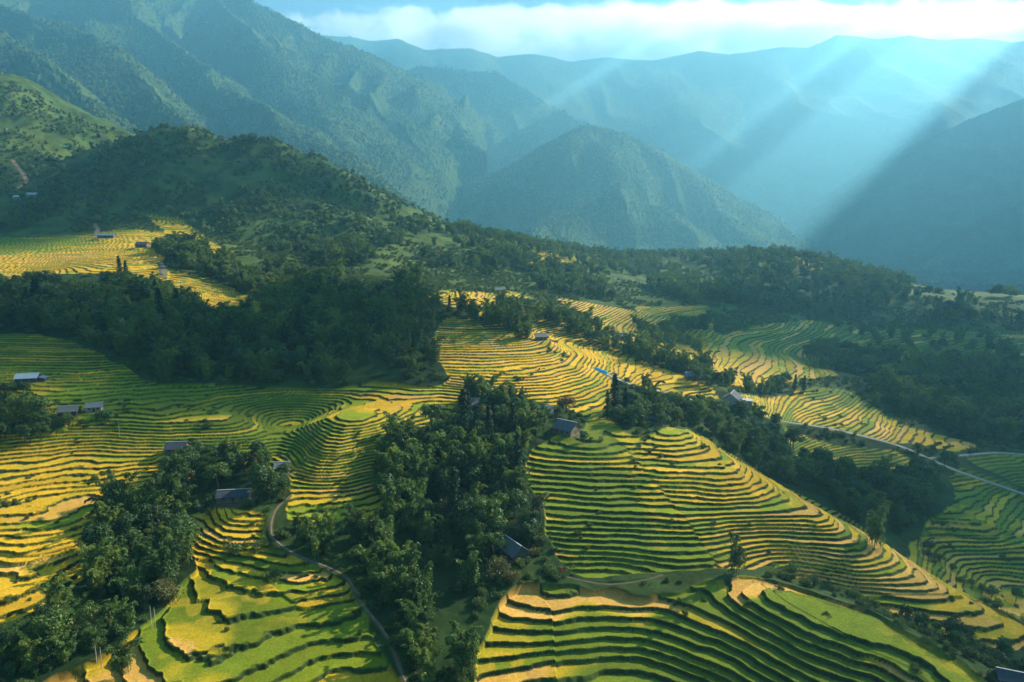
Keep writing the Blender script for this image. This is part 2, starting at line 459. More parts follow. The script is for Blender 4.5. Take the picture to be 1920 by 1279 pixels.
def ground(X, Y, want_color=False):
    """the finished ground: valley heights cut into rice terraces, ways and house platforms"""
    h = cubic(base, X, Y)
    hill = linear(HILLNESS, X, Y)
    far = sstep(250, 600, Y)
    t = linear(tm, X, Y) + .30*fbm(X/10, Y/10, 3, 71)*sstep(60, 140, Y)
    T = sstep(.46, .54, t)
    # the winding of the terraces
    amp = 1.0 - .62*sstep(190, 340, Y)
    hw = h + amp*(1.05*fbm(X/38, Y/38, 2, 81) + .42*fbm(X/11, Y/11, 2, 82) + .12*vnoise(X/3.5, Y/3.5, 83) + .06*vnoise(X/1.1, Y/1.1, 84)*(Y < 260))
    bigx = X + 9*fbm(X/25, Y/25, 2, 91); bigy = Y + 9*fbm(X/25, Y/25, 2, 92)
    blk = .3*cells(bigx/62, bigy/62, 93)
    # crop mix by where one stands
    wsum = 0; acc = [0, 0, 0]
    for a, b, g, tn, s in CW:
        w = 1/(((X-a)**2+(Y-b)**2)/(22+.003*Y*Y) + 1)**3
        wsum = wsum + w
        acc[0] = acc[0]+w*g; acc[1] = acc[1]+w*tn; acc[2] = acc[2]+w*s
    pg, pt, step = acc[0]/wsum, acc[1]/wsum, 1.1
    yb = Y + 26*fbm(X/33, Y/33, 3, 97)
    fine = np.where((X < -35+.05*Y) & (yb > 136) | (yb > 205), 2.1, 1.32)
    # the ditch that runs down the main spur parts two sets of terraces
    side = (X-DITCH[0][0])*(DITCH[1][1]-DITCH[0][1]) - (Y-DITCH[0][1])*(DITCH[1][0]-DITCH[0][0])
    spur = (Y > 137) & (X > 2) & (Y < 205)
    fine = np.where(spur, np.where(side*DSIGN > 0, 1.95, 1.65), fine)
    step = step/fine
    hw = hw + .42*vnoise(hw/1.9, X/50+Y/70, 87)          # some steps are taller than others
    q = hw/step + blk
    i = np.floor(q); f = q-i
    sl = np.maximum(linear(SLOPE, X, Y), .04)
    rw = np.clip((.30+.0010*Y)*sl/step, .08, .32)     # share of the step taken by the bank
    rw = np.clip(rw*(1+.35*fbm(X/6, Y/6, 2, 85)), .08, .5)
    rise = sstep(0, 1, (f-(1-rw))/rw)
    # a low bund along the lip
    zt = (i + .06*f + .94*rise - .5)*step - blk*step
    lip = np.exp(-((f-.035)/.03)**2)*.16
    z = h*(1-T) + (zt+lip + (h-hw)*.0)*T
    # keep each terrace near the real slope
    wildz = h + .5*fbm(X/6, Y/6, 3, 101) + .9*fbm(X/22, Y/22, 2, 102) + hill*2.2*ridged(X/26, Y/26, 3, 103)
    z = z*T + wildz*(1-T)
    d, wz, whw = way_near(X, Y)
    k = 1-sstep(1.15, 1.15+2.2/np.maximum(whw, .5), d)
    z = z*(1-k)+(wz-.12)*k
    for px, py, r, pz in PADS:
        k2 = 1-sstep(r, r+3.5, np.hypot(X-px, Y-py))
        z = z*(1-k2)+pz*k2
    if not want_color: return z
    h1 = hash2(i, i*0, 5); h2 = hash2(i, i*0, 9); w3 = hash2(i, i*0, 17)
    # ripeness wanders along each terrace; neighbours ripen alike
    u = .5 + .62*vnoise(X/30+91*h1, Y/30+37*h2, 113) + .22*fbm(X/45, Y/45, 2, 119) + .5*(h2-.5) + .05*fbm(X/4, Y/4, 2, 121)
    u = np.clip(u, 0, 1)
    wT = (1-sstep(pt-.05, pt+.03, u))*sstep(.02, .08, pt)
    wG = (1-sstep(pt+pg-.07, pt+pg+.07, u))*(1-wT)
    isG = wG > .5
    ripe = np.clip((pg-.2)*1.4 + .34 + .35*fbm(X/30, Y/30, 2, 131)+.3*(h1-.5), 0, 1)[..., None]
    green = GREEN*(1-ripe)+LIME*ripe
    gold = GOLD*(.55+.45*ripe)+LIME*.45*(1-ripe)
    crop = TAN*wT[..., None] + gold*wG[..., None] + green*(1-wT-wG)[..., None]
    crop = crop*(.84+.32*w3[..., None])
    # patches within a field
    pch = sstep(.12, .22, fbm(X/6.5, Y/6.5, 3, 141))[..., None]*.45*(sstep(.1,.3,pg)*(1-sstep(.75,.95,pg)))[..., None]
    crop = crop*(1-pch) + np.where(isG[..., None], LIME, GOLD*.8+TAN*.2)*pch
    streak = 1+.10*fbm(X/1.2, Y/1.2, 2, 151)[..., None]
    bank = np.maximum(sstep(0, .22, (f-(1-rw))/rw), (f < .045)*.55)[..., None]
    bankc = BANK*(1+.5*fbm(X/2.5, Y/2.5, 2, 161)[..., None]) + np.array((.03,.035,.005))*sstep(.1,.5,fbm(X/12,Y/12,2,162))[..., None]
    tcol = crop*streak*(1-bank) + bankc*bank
    wn1 = fbm(X/9, Y/9, 4, 171)[..., None]; wn2 = fbm(X/40, Y/40, 3, 172)[..., None]
    wild = (WILD + np.array((.034,.042,.008))*sstep(330, 480, Y)[..., None])*(1+.6*wn1) + np.array((.03,.035,.004))*np.clip(wn2+.15, 0, 1)
    hillc = np.array((.050,.082,.020))*(1+.55*wn1) + np.array((.045,.045,.006))*np.clip(wn2*1.5, 0, 1)
    wild = wild*(1-hill[..., None]) + hillc*hill[..., None]
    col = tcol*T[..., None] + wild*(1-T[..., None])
    wk = (1-sstep(1.2, 1.2+1.0/np.maximum(whw, .5), d))[..., None]
    col = col*(1-wk) + (EARTH*.6+WILD)*wk
    for px, py, r, pz in PADS:
        k2 = (.8*(1-sstep(r-1, r+1.5, np.hypot(X-px, Y-py)+1.5*fbm(X/3, Y/3, 2, 181))))[..., None]
        col = col*(1-k2) + EARTH*.7*k2
    return z, np.clip(col, .003, .8)

def polar(rs, az0, az1, n):
    az = np.radians(np.linspace(az0, az1, n))
    return rs[:, None]*np.sin(az)[None], rs[:, None]*np.cos(az)[None]

def build_terrain():
    rs = [45.0]
    while rs[-1] < 1080:
        r = rs[-1]
        k = .006 if r < 92 else (.00135 if r < 240 else (.0017 if r < 420 else .0034))
        rs.append(r*(1+k*QUALITY))
    X, Y = polar(np.array(rs), -46, 46, int(1560/QUALITY))
    Z = np.empty(X.shape); col = np.empty(X.shape+(3,), np.float32)
    for a in range(0, len(rs), 200):
        s = slice(a, a+200)
        Z[s], col[s] = ground(X[s], Y[s], True)
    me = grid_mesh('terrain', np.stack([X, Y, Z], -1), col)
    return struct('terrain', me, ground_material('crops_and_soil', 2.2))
QUALITY = 1.0

# ------------------------------------------------------------------ far hills and mountains
def forest_material(name):
    m, n, l, out = mat(name)
    at_ = node(n, 'ShaderNodeAttribute', attribute_name='crop')
    g = n.new('ShaderNodeNewGeometry')
    t1 = noise_tex(n, l, g.outputs['Position'], .11, 4, .7)
    t2 = noise_tex(n, l, g.outputs['Position'], .012, 4, .6)
    r1 = ramp(n, l, t1.outputs[0], [(.3, (.45, .5, .5)), (.7, (1.5, 1.45, 1.3))])
    r2 = ramp(n, l, t2.outputs[0], [(.3, (.8, .85, .85)), (.7, (1.2, 1.15, 1.05))])
    c = mul_color(n, l, mul_color(n, l, at_.outputs['Color'], r1.outputs[0]), r2.outputs[0])
    b = principled(n, .95, .05)
    l.new(c, b.inputs['Base Color'])
    bp = n.new('ShaderNodeBump'); bp.inputs['Strength'].default_value = .6; bp.inputs['Distance'].default_value = 6
    l.new(t1.outputs[0], bp.inputs['Height']); l.new(bp.outputs[0], b.inputs['Normal'])
    l.new(b.outputs[0], out.inputs[0])
    return m
FOREST_MAT = forest_material('forested_slope')

RANGES = {}
FS = 1.35
def P3f(px, py, Y): return P3(px, py, Y*FS)
def canopy(X, Y, s, seed):
    """lumpy tree tops"""
    return np.abs(vnoise(X/s, Y/s, seed)) + .5*np.abs(vnoise(X/s*2.1, Y/s*2.1, seed+1))
def crest_drop(X, Y, line, slope):
    """how far below its crest a point of a flank lies"""
    best = np.full(X.shape, 1e9)
    for (x0, y0, z0), (x1, y1, z1) in zip(line[:-1], line[1:]):
        ex, ey = x1-x0, y1-y0
        t = np.clip(((X-x0)*ex + (Y-y0)*ey)/(ex*ex+ey*ey), 0, 1)
        best = np.minimum(best, np.hypot(X-x0-t*ex, Y-y0-t*ey))
    return best*slope
def make_range(name, lines, slopes, rs, az0, az1, n, gully, gscale, seed, floor_z, canopy_h, widths=20, col=(.045,.07,.02)):
    def field(X, Y):
        wx = X + gscale*.13*fbm(X/gscale, Y/gscale, 3, seed); wy = Y + gscale*.13*fbm(X/gscale, Y/gscale, 3, seed+7)
        z = None
        for ln, sl in zip(lines, slopes):
            r = ridge(wx, wy, ln, sl, widths)
            near = crest_drop(wx, wy, ln, sl)
            if z is None: z, drop = r, near
            else:
                drop = np.where(r > z, near, drop); z = smax(z, r, gscale*.06)
        depth = np.clip(drop/220.0, 0, 1)
        z = z + gully*(.02+depth)*(ridged(wx/gscale, wy/(gscale*2.2), 3, seed+20)-.5)
        return z
    def full(X, Y):
        z = field(X, Y)
        return np.maximum(z, floor_z) + canopy_h*canopy(X, Y, canopy_h*1.1, seed+31)
    X, Y = polar(rs, az0, az1, n)
    Z = full(X, Y)
    c = np.array(col)*(1+.5*fbm(X/60, Y/60, 4, seed+40)[..., None]) + np.array((.025,.02,.0))*np.clip(fbm(X/250, Y/250, 3, seed+41), 0, 1)[..., None]
    me = grid_mesh(name, np.stack([X, Y, Z], -1), np.clip(c, .004, 1))
    RANGES[name] = full
    return struct(name, me, FOREST_MAT)

def geo(a, b, k):
    return a*np.exp(np.arange(0, math.log(b/a)/k)*k)

def build_far():
    # round hill in mid-valley
    H1 = [P3f(760,400,1780), P3f(800,380,1800), P3f(960,312,1850), P3f(1040,262,1890), P3f(1090,238,1900), P3f(1140,245,1890), P3f(1200,272,1850), P3f(1300,332,1780), P3f(1400,402,1720), P3f(1480,458,1680), P3f(1560,500,1650)]
    H2 = [P3f(1120,245,1880), P3f(1160,310,1750), P3f(1215,385,1600), P3f(1280,430,1450), P3f(1330,470,1330)]
    H3 = [P3f(1160,330,1730), P3f(1060,400,1500), P3f(985,450,1350)]
    H4 = [P3f(1215,330,1760), P3f(1330,390,1620), P3f(1440,455,1500)]
    make_range('hill', [H1, H2, H3, H4], [.62, .55, .55, .5], geo(1150, 2300*FS, .0020), -14, 28, 760, 200, 250, 300, -150, 7, 16)
    # the big massif on the left with its spurs
    M0 = [P3f(-700,-160,2900), P3f(-200,-130,2800), P3f(150,-70,2700), P3f(470,0,2600), P3f(560,42,2560), P3f(650,82,2500), P3f(740,132,2420)]
    M1 = [P3f(740,132,2420), P3f(690,190,2300), P3f(720,260,2150), P3f(790,330,2000)]
    S3 = [P3f(200,-60,2500), P3f(250,30,2150), P3f(330,85,2000), P3f(385,128,1880), P3f(395,160,1780), P3f(480,190,1640), P3f(560,255,1480), P3f(640,300,1320), P3f(740,372,1120), P3f(800,420,1000)]
    S2 = [P3f(-150,-80,2400), P3f(30,20,1900), P3f(150,60,1750), P3f(215,92,1640), P3f(260,150,1500), P3f(330,190,1400), P3f(375,245,1250), P3f(430,300,1100)]
    S1 = [P3f(-400,-40,1900), P3f(0,52,1500), P3f(60,92,1420), P3f(130,130,1330), P3f(190,195,1200), P3f(215,240,1100)]
    S4 = [P3f(420,0,2450), P3f(520,110,2150), P3f(600,200,1900), P3f(680,300,1600)]
    make_range('mountain', [M0, M1, S3, S2, S1, S4], [.62, .7, .62, .62, .6, .6], geo(1100, 3100*FS, .0019), -46, -2, 860, 280, 440, 400, -150, 9, 18)
    # the ridge behind it
    R0 = [P3f(560,180,3300), P3f(660,175,3250), P3f(740,142,3150), P3f(790,124,3100), P3f(850,133,3080), P3f(940,140,3050), P3f(970,165,3000), P3f(1000,208,2900), P3f(1045,248,2750), P3f(1090,275,2600), P3f(1140,330,2450)]
    make_range('mountain_ridge', [R0], [.6], geo(2300*FS, 3600*FS, .0022), -20, 10, 520, 110, 420, 500, -150, 9, 20)
    # the mountain on the right
    Q0 = [P3f(2600,-20,2700), P3f(2200,85,2650), P3f(1920,190,2600), P3f(1820,225,2550), P3f(1740,262,2500), P3f(1690,300,2450), P3f(1620,345,2400), P3f(1560,388,2350), P3f(1500,440,2300), P3f(1430,500,2250)]
    Q1 = [P3f(2500,60,2300), P3f(2000,330,1900), P3f(1800,450,1600)]
    make_range('mountain_flank', [Q0, Q1], [.6, .6], geo(1400*FS, 3300*FS, .0026), 14, 46, 520, 90, 420, 600, -150, 9, 20)
    # the high range closing the valley
    F0 = [P3f(-300,60,5200), P3f(300,60,5000), P3f(660,70,4700), P3f(700,80,4680), P3f(760,76,4650), P3f(810,96,4620), P3f(880,92,4600), P3f(930,108,4600), P3f(1000,102,4600), P3f(1080,116,4600), P3f(1150,106,4600), P3f(1220,114,4600), P3f(1300,99,4600), P3f(1360,106,4600), P3f(1450,90,4600), P3f(1500,92,4600), P3f(1560,68,4600), P3f(1640,75,4600), P3f(1700,68,4600), P3f(1770,76,4600), P3f(1830,70,4600), P3f(1900,78,4600), P3f(1980,72,4600), P3f(2100,82,4600), P3f(2600,70,4600)]
    make_range('mountain_range', [F0], [.55], geo(2200*FS, 6800*FS, .0030), -42, 44, 900, 130, 800, 700, -150, 10, 30)
    # the ground under it all
    g = np.linspace(-9500, 9500, 181)
    X, Y = np.meshgrid(g, g+1500)
    Z = -165 + 8*fbm(X/400, Y/400, 3, 800)
    c = np.array(WILD)[None, None]*(1+.4*fbm(X/300, Y/300, 3, 801)[..., None])
    struct('ground', grid_mesh('ground', np.stack([X, Y, Z], -1), c), FOREST_MAT)

# ------------------------------------------------------------------ plants
def leaf_material(name, colour, transl=.35, spread=.35, warm=(1.25, 1.1, .8), scale=.9):
    m, n, l, out = mat(name)
    oi = n.new('ShaderNodeObjectInfo')
    g = n.new('ShaderNodeNewGeometry')
    t = noise_tex(n, l, g.outputs['Position'], scale, 3, .7)
    r = ramp(n, l, oi.outputs['Random'], [(0, (1-spread, 1-spread*.9, 1-spread*.8)), (.6, (1, 1, 1)), (1, warm)])
    r2 = ramp(n, l, t.outputs[0], [(.3, (.7, .75, .8)), (.7, (1.3, 1.25, 1.1))])
    base_ = n.new('ShaderNodeRGB'); base_.outputs[0].default_value = (*colour, 1)
    c = mul_color(n, l, mul_color(n, l, base_.outputs[0], r.outputs[0]), r2.outputs[0])
    d = n.new('ShaderNodeBsdfDiffuse'); l.new(c, d.inputs[0])
    tr = n.new('ShaderNodeBsdfTranslucent'); l.new(c, tr.inputs[0])
    gl = n.new('ShaderNodeBsdfGlossy'); gl.inputs['Roughness'].default_value = .5; gl.inputs[0].default_value = (.5, .5, .5, 1)
    m1 = n.new('ShaderNodeMixShader'); m1.inputs[0].default_value = transl
    l.new(d.outputs[0], m1.inputs[1]); l.new(tr.outputs[0], m1.inputs[2])
    m2 = n.new('ShaderNodeMixShader'); m2.inputs[0].default_value = .035
    l.new(m1.outputs[0], m2.inputs[1]); l.new(gl.outputs[0], m2.inputs[2])
    l.new(m2.outputs[0], out.inputs[0])
    return m
def plain_material(name, colour, rough=.8, var=.25, scale=2.0, spec=.2):
    m, n, l, out = mat(name)
    g = n.new('ShaderNodeTexCoord')
    t = noise_tex(n, l, g.outputs['Object'], scale, 4, .65)
    r = ramp(n, l, t.outputs[0], [(.3, tuple(c*(1-var) for c in colour)), (.7, tuple(min(1, c*(1+var)) for c in colour))])
    b = principled(n, rough, spec); l.new(r.outputs[0], b.inputs['Base Color']); l.new(b.outputs[0], out.inputs[0])
    return m
M_BAMBOO = leaf_material('bamboo_leaves', (.125, .195, .036), .42, .5, (1.45, 1.2, .8))
M_BROAD = leaf_material('broadleaf_leaves', (.066, .118, .028), .33, .5, (1.6, 1.35, .9))
M_PINE = leaf_material('conifer_needles', (.022, .050, .020), .15)
M_SHRUB = leaf_material('shrub_leaves', (.095, .140, .032), .3)
M_FAR = leaf_material('distant_leaves', (.115, .165, .050), .25, .4, (1.4, 1.25, .95), .15)
M_OLIVE = leaf_material('olive_leaves', (.125, .125, .040), .3, .2)
M_RUST = leaf_material('rusty_leaves', (.17, .105, .040), .3, .2)
M_BANANA = leaf_material('banana_leaves', (.095, .19, .035), .4, .2)
M_BARK = plain_material('bark', (.085, .065, .045), .9)
M_CULM = plain_material('bamboo_culm', (.11, .13, .04), .5)

class Build:
    """collects faces for one mesh"""
    def __init__(s): s.v = []; s.f = []; s.n = 0
    def add(s, V, F):
        s.v.append(np.asarray(V, float)); s.f += [tuple(int(i)+s.n for i in f) for f in F]; s.n += len(V)
    def leaves(s, c, a, sd, L, W):
        """diamond leaves: centres, axes, sides (n x 3), lengths and widths (n)"""
        n = len(c)
        a = a/np.linalg.norm(a, axis=1)[:, None]
        sd = np.cross(a, sd); sd /= np.linalg.norm(sd, axis=1)[:, None]+1e-9
        V = np.stack([c-a*L[:, None]/2, c+sd*W[:, None]/2, c+a*L[:, None]/2, c-sd*W[:, None]/2], 1).reshape(-1, 3)
        s.add(V, np.arange(4*n).reshape(n, 4))
    def tube(s, pts, rad, k=5):
        pts = np.asarray(pts, float); V = []
        for i, p in enumerate(pts):
            d = pts[min(i+1, len(pts)-1)]-pts[max(i-1, 0)]; d = d/(np.linalg.norm(d)+1e-9)
            e = np.cross(d, (0.31, .95, .05)); e /= np.linalg.norm(e); g = np.cross(d, e)
            for j in range(k):
                a = 2*math.pi*j/k
                V.append(p+rad[i]*(math.cos(a)*e+math.sin(a)*g))
        F = [(i*k+j, i*k+(j+1) % k, (i+1)*k+(j+1) % k, (i+1)*k+j) for i in range(len(pts)-1) for j in range(k)]
        F.append(tuple((len(pts)-1)*k+j for j in range(k)))
        s.add(V, F)
    def box(s, x0, x1, y0, y1, z0, z1):
        V = [(x0,y0,z0),(x1,y0,z0),(x1,y1,z0),(x0,y1,z0),(x0,y0,z1),(x1,y0,z1),(x1,y1,z1),(x0,y1,z1)]
        s.add(V, [(3,2,1,0),(4,5,6,7),(0,1,5,4),(1,2,6,5),(2,3,7,6),(3,0,4,7)])
    def mesh(s, name, m, smooth=False):
        me = bpy.data.meshes.new(name)
        me.from_pydata(np.concatenate(s.v).tolist(), [], s.f); me.update()
        if smooth: me.polygons.foreach_set('use_smooth', np.ones(len(me.polygons), bool))
        me.materials.append(m)
        return me
def rvec(r, n):
    v = r.normal(size=(n, 3)); return v/np.linalg.norm(v, axis=1)[:, None]

def bamboo_meshes(seed, nculm=12, H=11.0, per=15, nodes=26, lean_max=.30):
    r = np.random.default_rng(seed); lf = Build(); cu = Build()
    for k in range(nculm):
        az = r.uniform(0, 2*math.pi); lean = r.uniform(.03, lean_max); h = H*r.uniform(.55, 1.15)
        b = np.array((r.normal()*.7, r.normal()*.7, -.4))
        d = np.array((math.cos(az), math.sin(az), 0))
        def pos(t): 
            t = np.asarray(t, float)[..., None]
            return b + d*(h*lean*t**2.6*1.5 + .3*t) + np.array((0, 0, 1))*(h*(t - (.16+.5*lean)*t**6))
        cu.tube(pos(np.linspace(0, 1, 9)), np.linspace(.07, .02, 9), 4)
        t = r.uniform(.16, 1.02, nodes*per)**.8
        c = pos(t)
        spread = (.22+.95*np.sin(np.clip(t, 0, 1)**.8*math.pi)**.8)*r.uniform(.2, 1, len(t))
        # leaves gather in sprays along the culm
        node = np.floor(t*11)/11
        na = hash2(node*997, np.full(len(t), k), seed)*2*math.pi + r.normal(size=len(t))*.75
        off = np.stack([np.cos(na), np.sin(na), r.normal(size=len(t))*.3-.1], 1)*spread[:, None]
        a = off/np.linalg.norm(off, axis=1)[:, None]*.8 + rvec(r, len(t))*.55 + np.array((0, 0, -.45))
        lf.leaves(c+off, a, rvec(r, len(t)), r.uniform(.45, .95, len(t)), r.uniform(.13, .30, len(t)))
    return lf.mesh('bamboo_foliage', M_BAMBOO), cu.mesh('bamboo_culms', M_CULM)

def broadleaf_meshes(seed, H=9.0, R=3.2, nb=20, per=95, m=M_BROAD, leaf=.48):
    r = np.random.default_rng(seed); lf = Build(); tr = Build()
    trunk_h = H*.42
    top = np.array((r.normal()*.3, r.normal()*.3, trunk_h))
    tr.tube([(0,0,-.6), (.05,.03,trunk_h*.5), top, top+(0,0,H*.25)], [.26, .2, .15, .05], 6)
    for k in range(nb):
        u = rvec(r, 1)[0]; u[2] = abs(u[2])*1.35-.55
        c = np.array((0, 0, H*.54)) + u*np.array((R, R, H*.42))*r.uniform(.45, .95)
        br = r.uniform(.75, 1.45)*R/3.2
        if k < 7:
            tr.tube([top*r.uniform(.75, 1), (top+c)/2+rvec(r, 1)[0]*.2, c], [.1, .07, .03], 4)
        o = rvec(r, per); rad = br*r.uniform(.55, 1.05, per)**.6
        p = c + o*rad[:, None]*np.array((1.1, 1.1, .8))
        a = np.cross(o, rvec(r, per)) + o*.35 + np.array((0, 0, -.2))
        lf.leaves(p, a, o+rvec(r, per)*.5, r.uniform(.7, 1.3, per)*leaf, r.uniform(.5, .9, per)*leaf)
    return lf.mesh('tree_foliage', m), tr.mesh('tree_trunk', M_BARK)

def conifer_meshes(seed, H=13.0, R=2.3):
    r = np.random.default_rng(seed); lf = Build(); tr = Build()
    tr.tube([(0,0,-.5), (0,0,H*.5), (0,0,H*.98)], [.24, .15, .03], 6)
    z = 1.6
    while z < H:
        f = 1-(z-1.6)/(H-1.6)
        L = R*(f**.8)*r.uniform(.75, 1.1)+.25
        for j in range(7):
            a = r.uniform(0, 2*math.pi)
            n = 20
            t = r.uniform(.1, 1, n)
            d = np.array((math.cos(a), math.sin(a), 0))
            c = d*(t*L)[:, None] + np.stack([0*t, 0*t, z+.25*t*L-.45*(t**2)*L], 1) + r.normal(size=(n, 3))*.16
            lf.leaves(c, d[None]+rvec(r, n)*.6+np.array((0, 0, -.25)), rvec(r, n)+np.array((0, 0, 1.)), r.uniform(.35, .75, n), r.uniform(.15, .32, n))
        z += .52
    return lf.mesh('conifer_foliage', M_PINE), tr.mesh('conifer_trunk', M_BARK)

def shrub_meshes(seed, H=2.6, R=1.9, n=900, m=M_SHRUB):
    r = np.random.default_rng(seed); lf = Build(); tr = Build()
    for k in range(6):
        u = rvec(r, 1)[0]; tr.tube([(0, 0, -.3), (u[0]*R*.3, u[1]*R*.3, H*.4), (u[0]*R*.6, u[1]*R*.6, H*.75)], [.06, .04, .015], 4)
    for k in range(9):
        c = np.array((r.normal()*R*.38, r.normal()*R*.38, H*r.uniform(.25, .65)))
        q = n//9; o = rvec(r, q)
        p = c+o*(r.uniform(.4, 1, q)*R*.52)[:, None]
        p[:, 2] = np.maximum(p[:, 2], -.2)
        lf.leaves(p, rvec(r, q)+o*.6+np.array((0, 0, .2)), o+rvec(r, q)*.6, r.uniform(.28, .6, q), r.uniform(.12, .3, q))
    return lf.mesh('shrub_foliage', m), tr.mesh('shrub_stems', M_BARK)

def banana_meshes(seed, stems=4):
    r = np.random.default_rng(seed); lf = Build(); st = Build()
    for s in range(stems):
        b = np.array((r.normal()*.9, r.normal()*.9, -.3)); h = r.uniform(1.8, 3.0)
        st.tube([b, b+(0, 0, h*.6), b+(.05, 0, h)], [.16, .13, .09], 6)
        for k in range(9):
            a = 2*math.pi*k/9+r.normal()*.3; L = r.uniform(1.7, 2.6); up = r.uniform(.5, 1.3); W = r.uniform(.28, .4)
            d = np.array((math.cos(a), math.sin(a), 0)); sd = np.array((-d[1], d[0], 0))
            V = []; F = []
            for i in range(8):
                t = i/7
                c = b+np.array((0, 0, h))+d*L*t*.85+np.array((0, 0, 1))*(up*L*.6*t-1.0*L*t*t*.75)
                w = W*math.sin(math.pi*min(1, .06+t*.94))**.6*(1 if t > .08 else .3)
                V += [c-sd*w+(0, 0, w*.35), c, c+sd*w+(0, 0, w*.35)]
                if i: o = 3*i; F += [(o-3, o-2, o+1, o), (o-2, o-1, o+2, o+1)]
            lf.add(V, F)
    return lf.mesh('banana_leaves', M_BANANA), st.mesh('banana_stems', M_CULM)

def far_tree_mesh(seed, H=9.0, R=3.6, n=210, m=M_FAR):
    r = np.random.default_rng(seed); lf = Build()
    for k in range(7):
        c = np.array((r.normal()*R*.36, r.normal()*R*.36, H*r.uniform(.32, .74)))
        q = n//7; o = rvec(r, q)
        lf.leaves(c+o*(r.uniform(.6, 1, q)*R*.55)[:, None], np.cross(o, rvec(r, q))+o*.3, o+rvec(r, q)*.4, r.uniform(1.1, 2.1, q), r.uniform(.8, 1.5, q))
    tr = Build(); tr.tube([(0, 0, -.8), (0, 0, H*.3), (.1, 0, H*.6)], [.25, .2, .08], 5)
    return lf.mesh('far_tree_foliage', m), tr.mesh('far_tree_trunk', M_BARK)

KINDS = {}
def setup_kinds():
    KINDS['bamboo'] = [bamboo_meshes(s, nculm=c, H=h) for s, c, h in ((1, 12, 11), (2, 15, 12), (3, 10, 9.5), (4, 14, 12.5), (5, 11, 10.5), (6, 9, 11.5))] + [bamboo_meshes(7, 6, 13, 15, 26, .09)]
    KINDS['broadleaf'] = [broadleaf_meshes(s, H, R, nb) for s, H, R, nb in ((11, 9, 3.2, 20), (12, 10.5, 3.4, 24), (13, 8, 3.4, 20), (14, 11, 2.6, 22), (15, 7.5, 2.8, 17))]
    KINDS['conifer'] = [conifer_meshes(21), conifer_meshes(22, 11.5, 2.0)]
    KINDS['shrub'] = [shrub_meshes(31), shrub_meshes(32, 2.0, 2.2), shrub_meshes(33, 3.2, 1.7)]
    KINDS['olive'] = [shrub_meshes(41, 5.2, 3.0, 1700, M_OLIVE), broadleaf_meshes(42, 7.5, 2.0, 14, 80, M_OLIVE, .42)]
    KINDS['rust'] = [broadleaf_meshes(51, 6.5, 2.7, 18, 90, M_RUST, .42)]
    KINDS['banana'] = [banana_meshes(61), banana_meshes(62, 6)]
    KINDS['far'] = [far_tree_mesh(71), far_tree_mesh(72, 10.5, 3.2), far_tree_mesh(73, 7.5, 3.6)]
NAMES = {'bamboo': ('bamboo_clump', 'bamboo', 'foliage', 'culms'), 'broadleaf': ('broadleaf_tree', 'tree', 'crown', 'trunk'), 'conifer': ('conifer_tree', 'tree', 'crown', 'trunk'),
         'shrub': ('shrub', 'shrub', 'foliage', 'stems'), 'olive': ('olive_green_tree', 'tree', 'crown', 'trunk'), 'rust': ('reddish_tree', 'tree', 'crown', 'trunk'),
         'banana': ('banana_plant', 'plant', 'leaves', 'stems'), 'far': ('hillside_tree', 'tree', 'crown', 'trunk')}
PROTO = {}
def plant(kind, var, x, y, z, s, rot, label, group=None, sz=None):
    """one plant: an Empty at its foot that carries its foliage and its stems; copies share their meshes"""
    nm, cat, fo, st = NAMES[kind]
    root = bpy.data.objects.new(nm, None); C.objects.link(root)
    root.empty_display_size = .5
    root.location = (x, y, z); root.rotation_euler = (0, 0, rot); root.scale = (s, s, sz or s)
    root['label'] = label; root['category'] = cat
    if group: root['group'] = group
    key = (kind, var)
    if key not in PROTO:
        a = bpy.data.objects.new(fo, KINDS[kind][var][0]); b = bpy.data.objects.new(st, KINDS[kind][var][1])
        PROTO[key] = (a, b)
    else:
        a, b = (o.copy() for o in PROTO[key])
    for o in (a, b):
        C.objects.link(o); o.parent = root
    return root

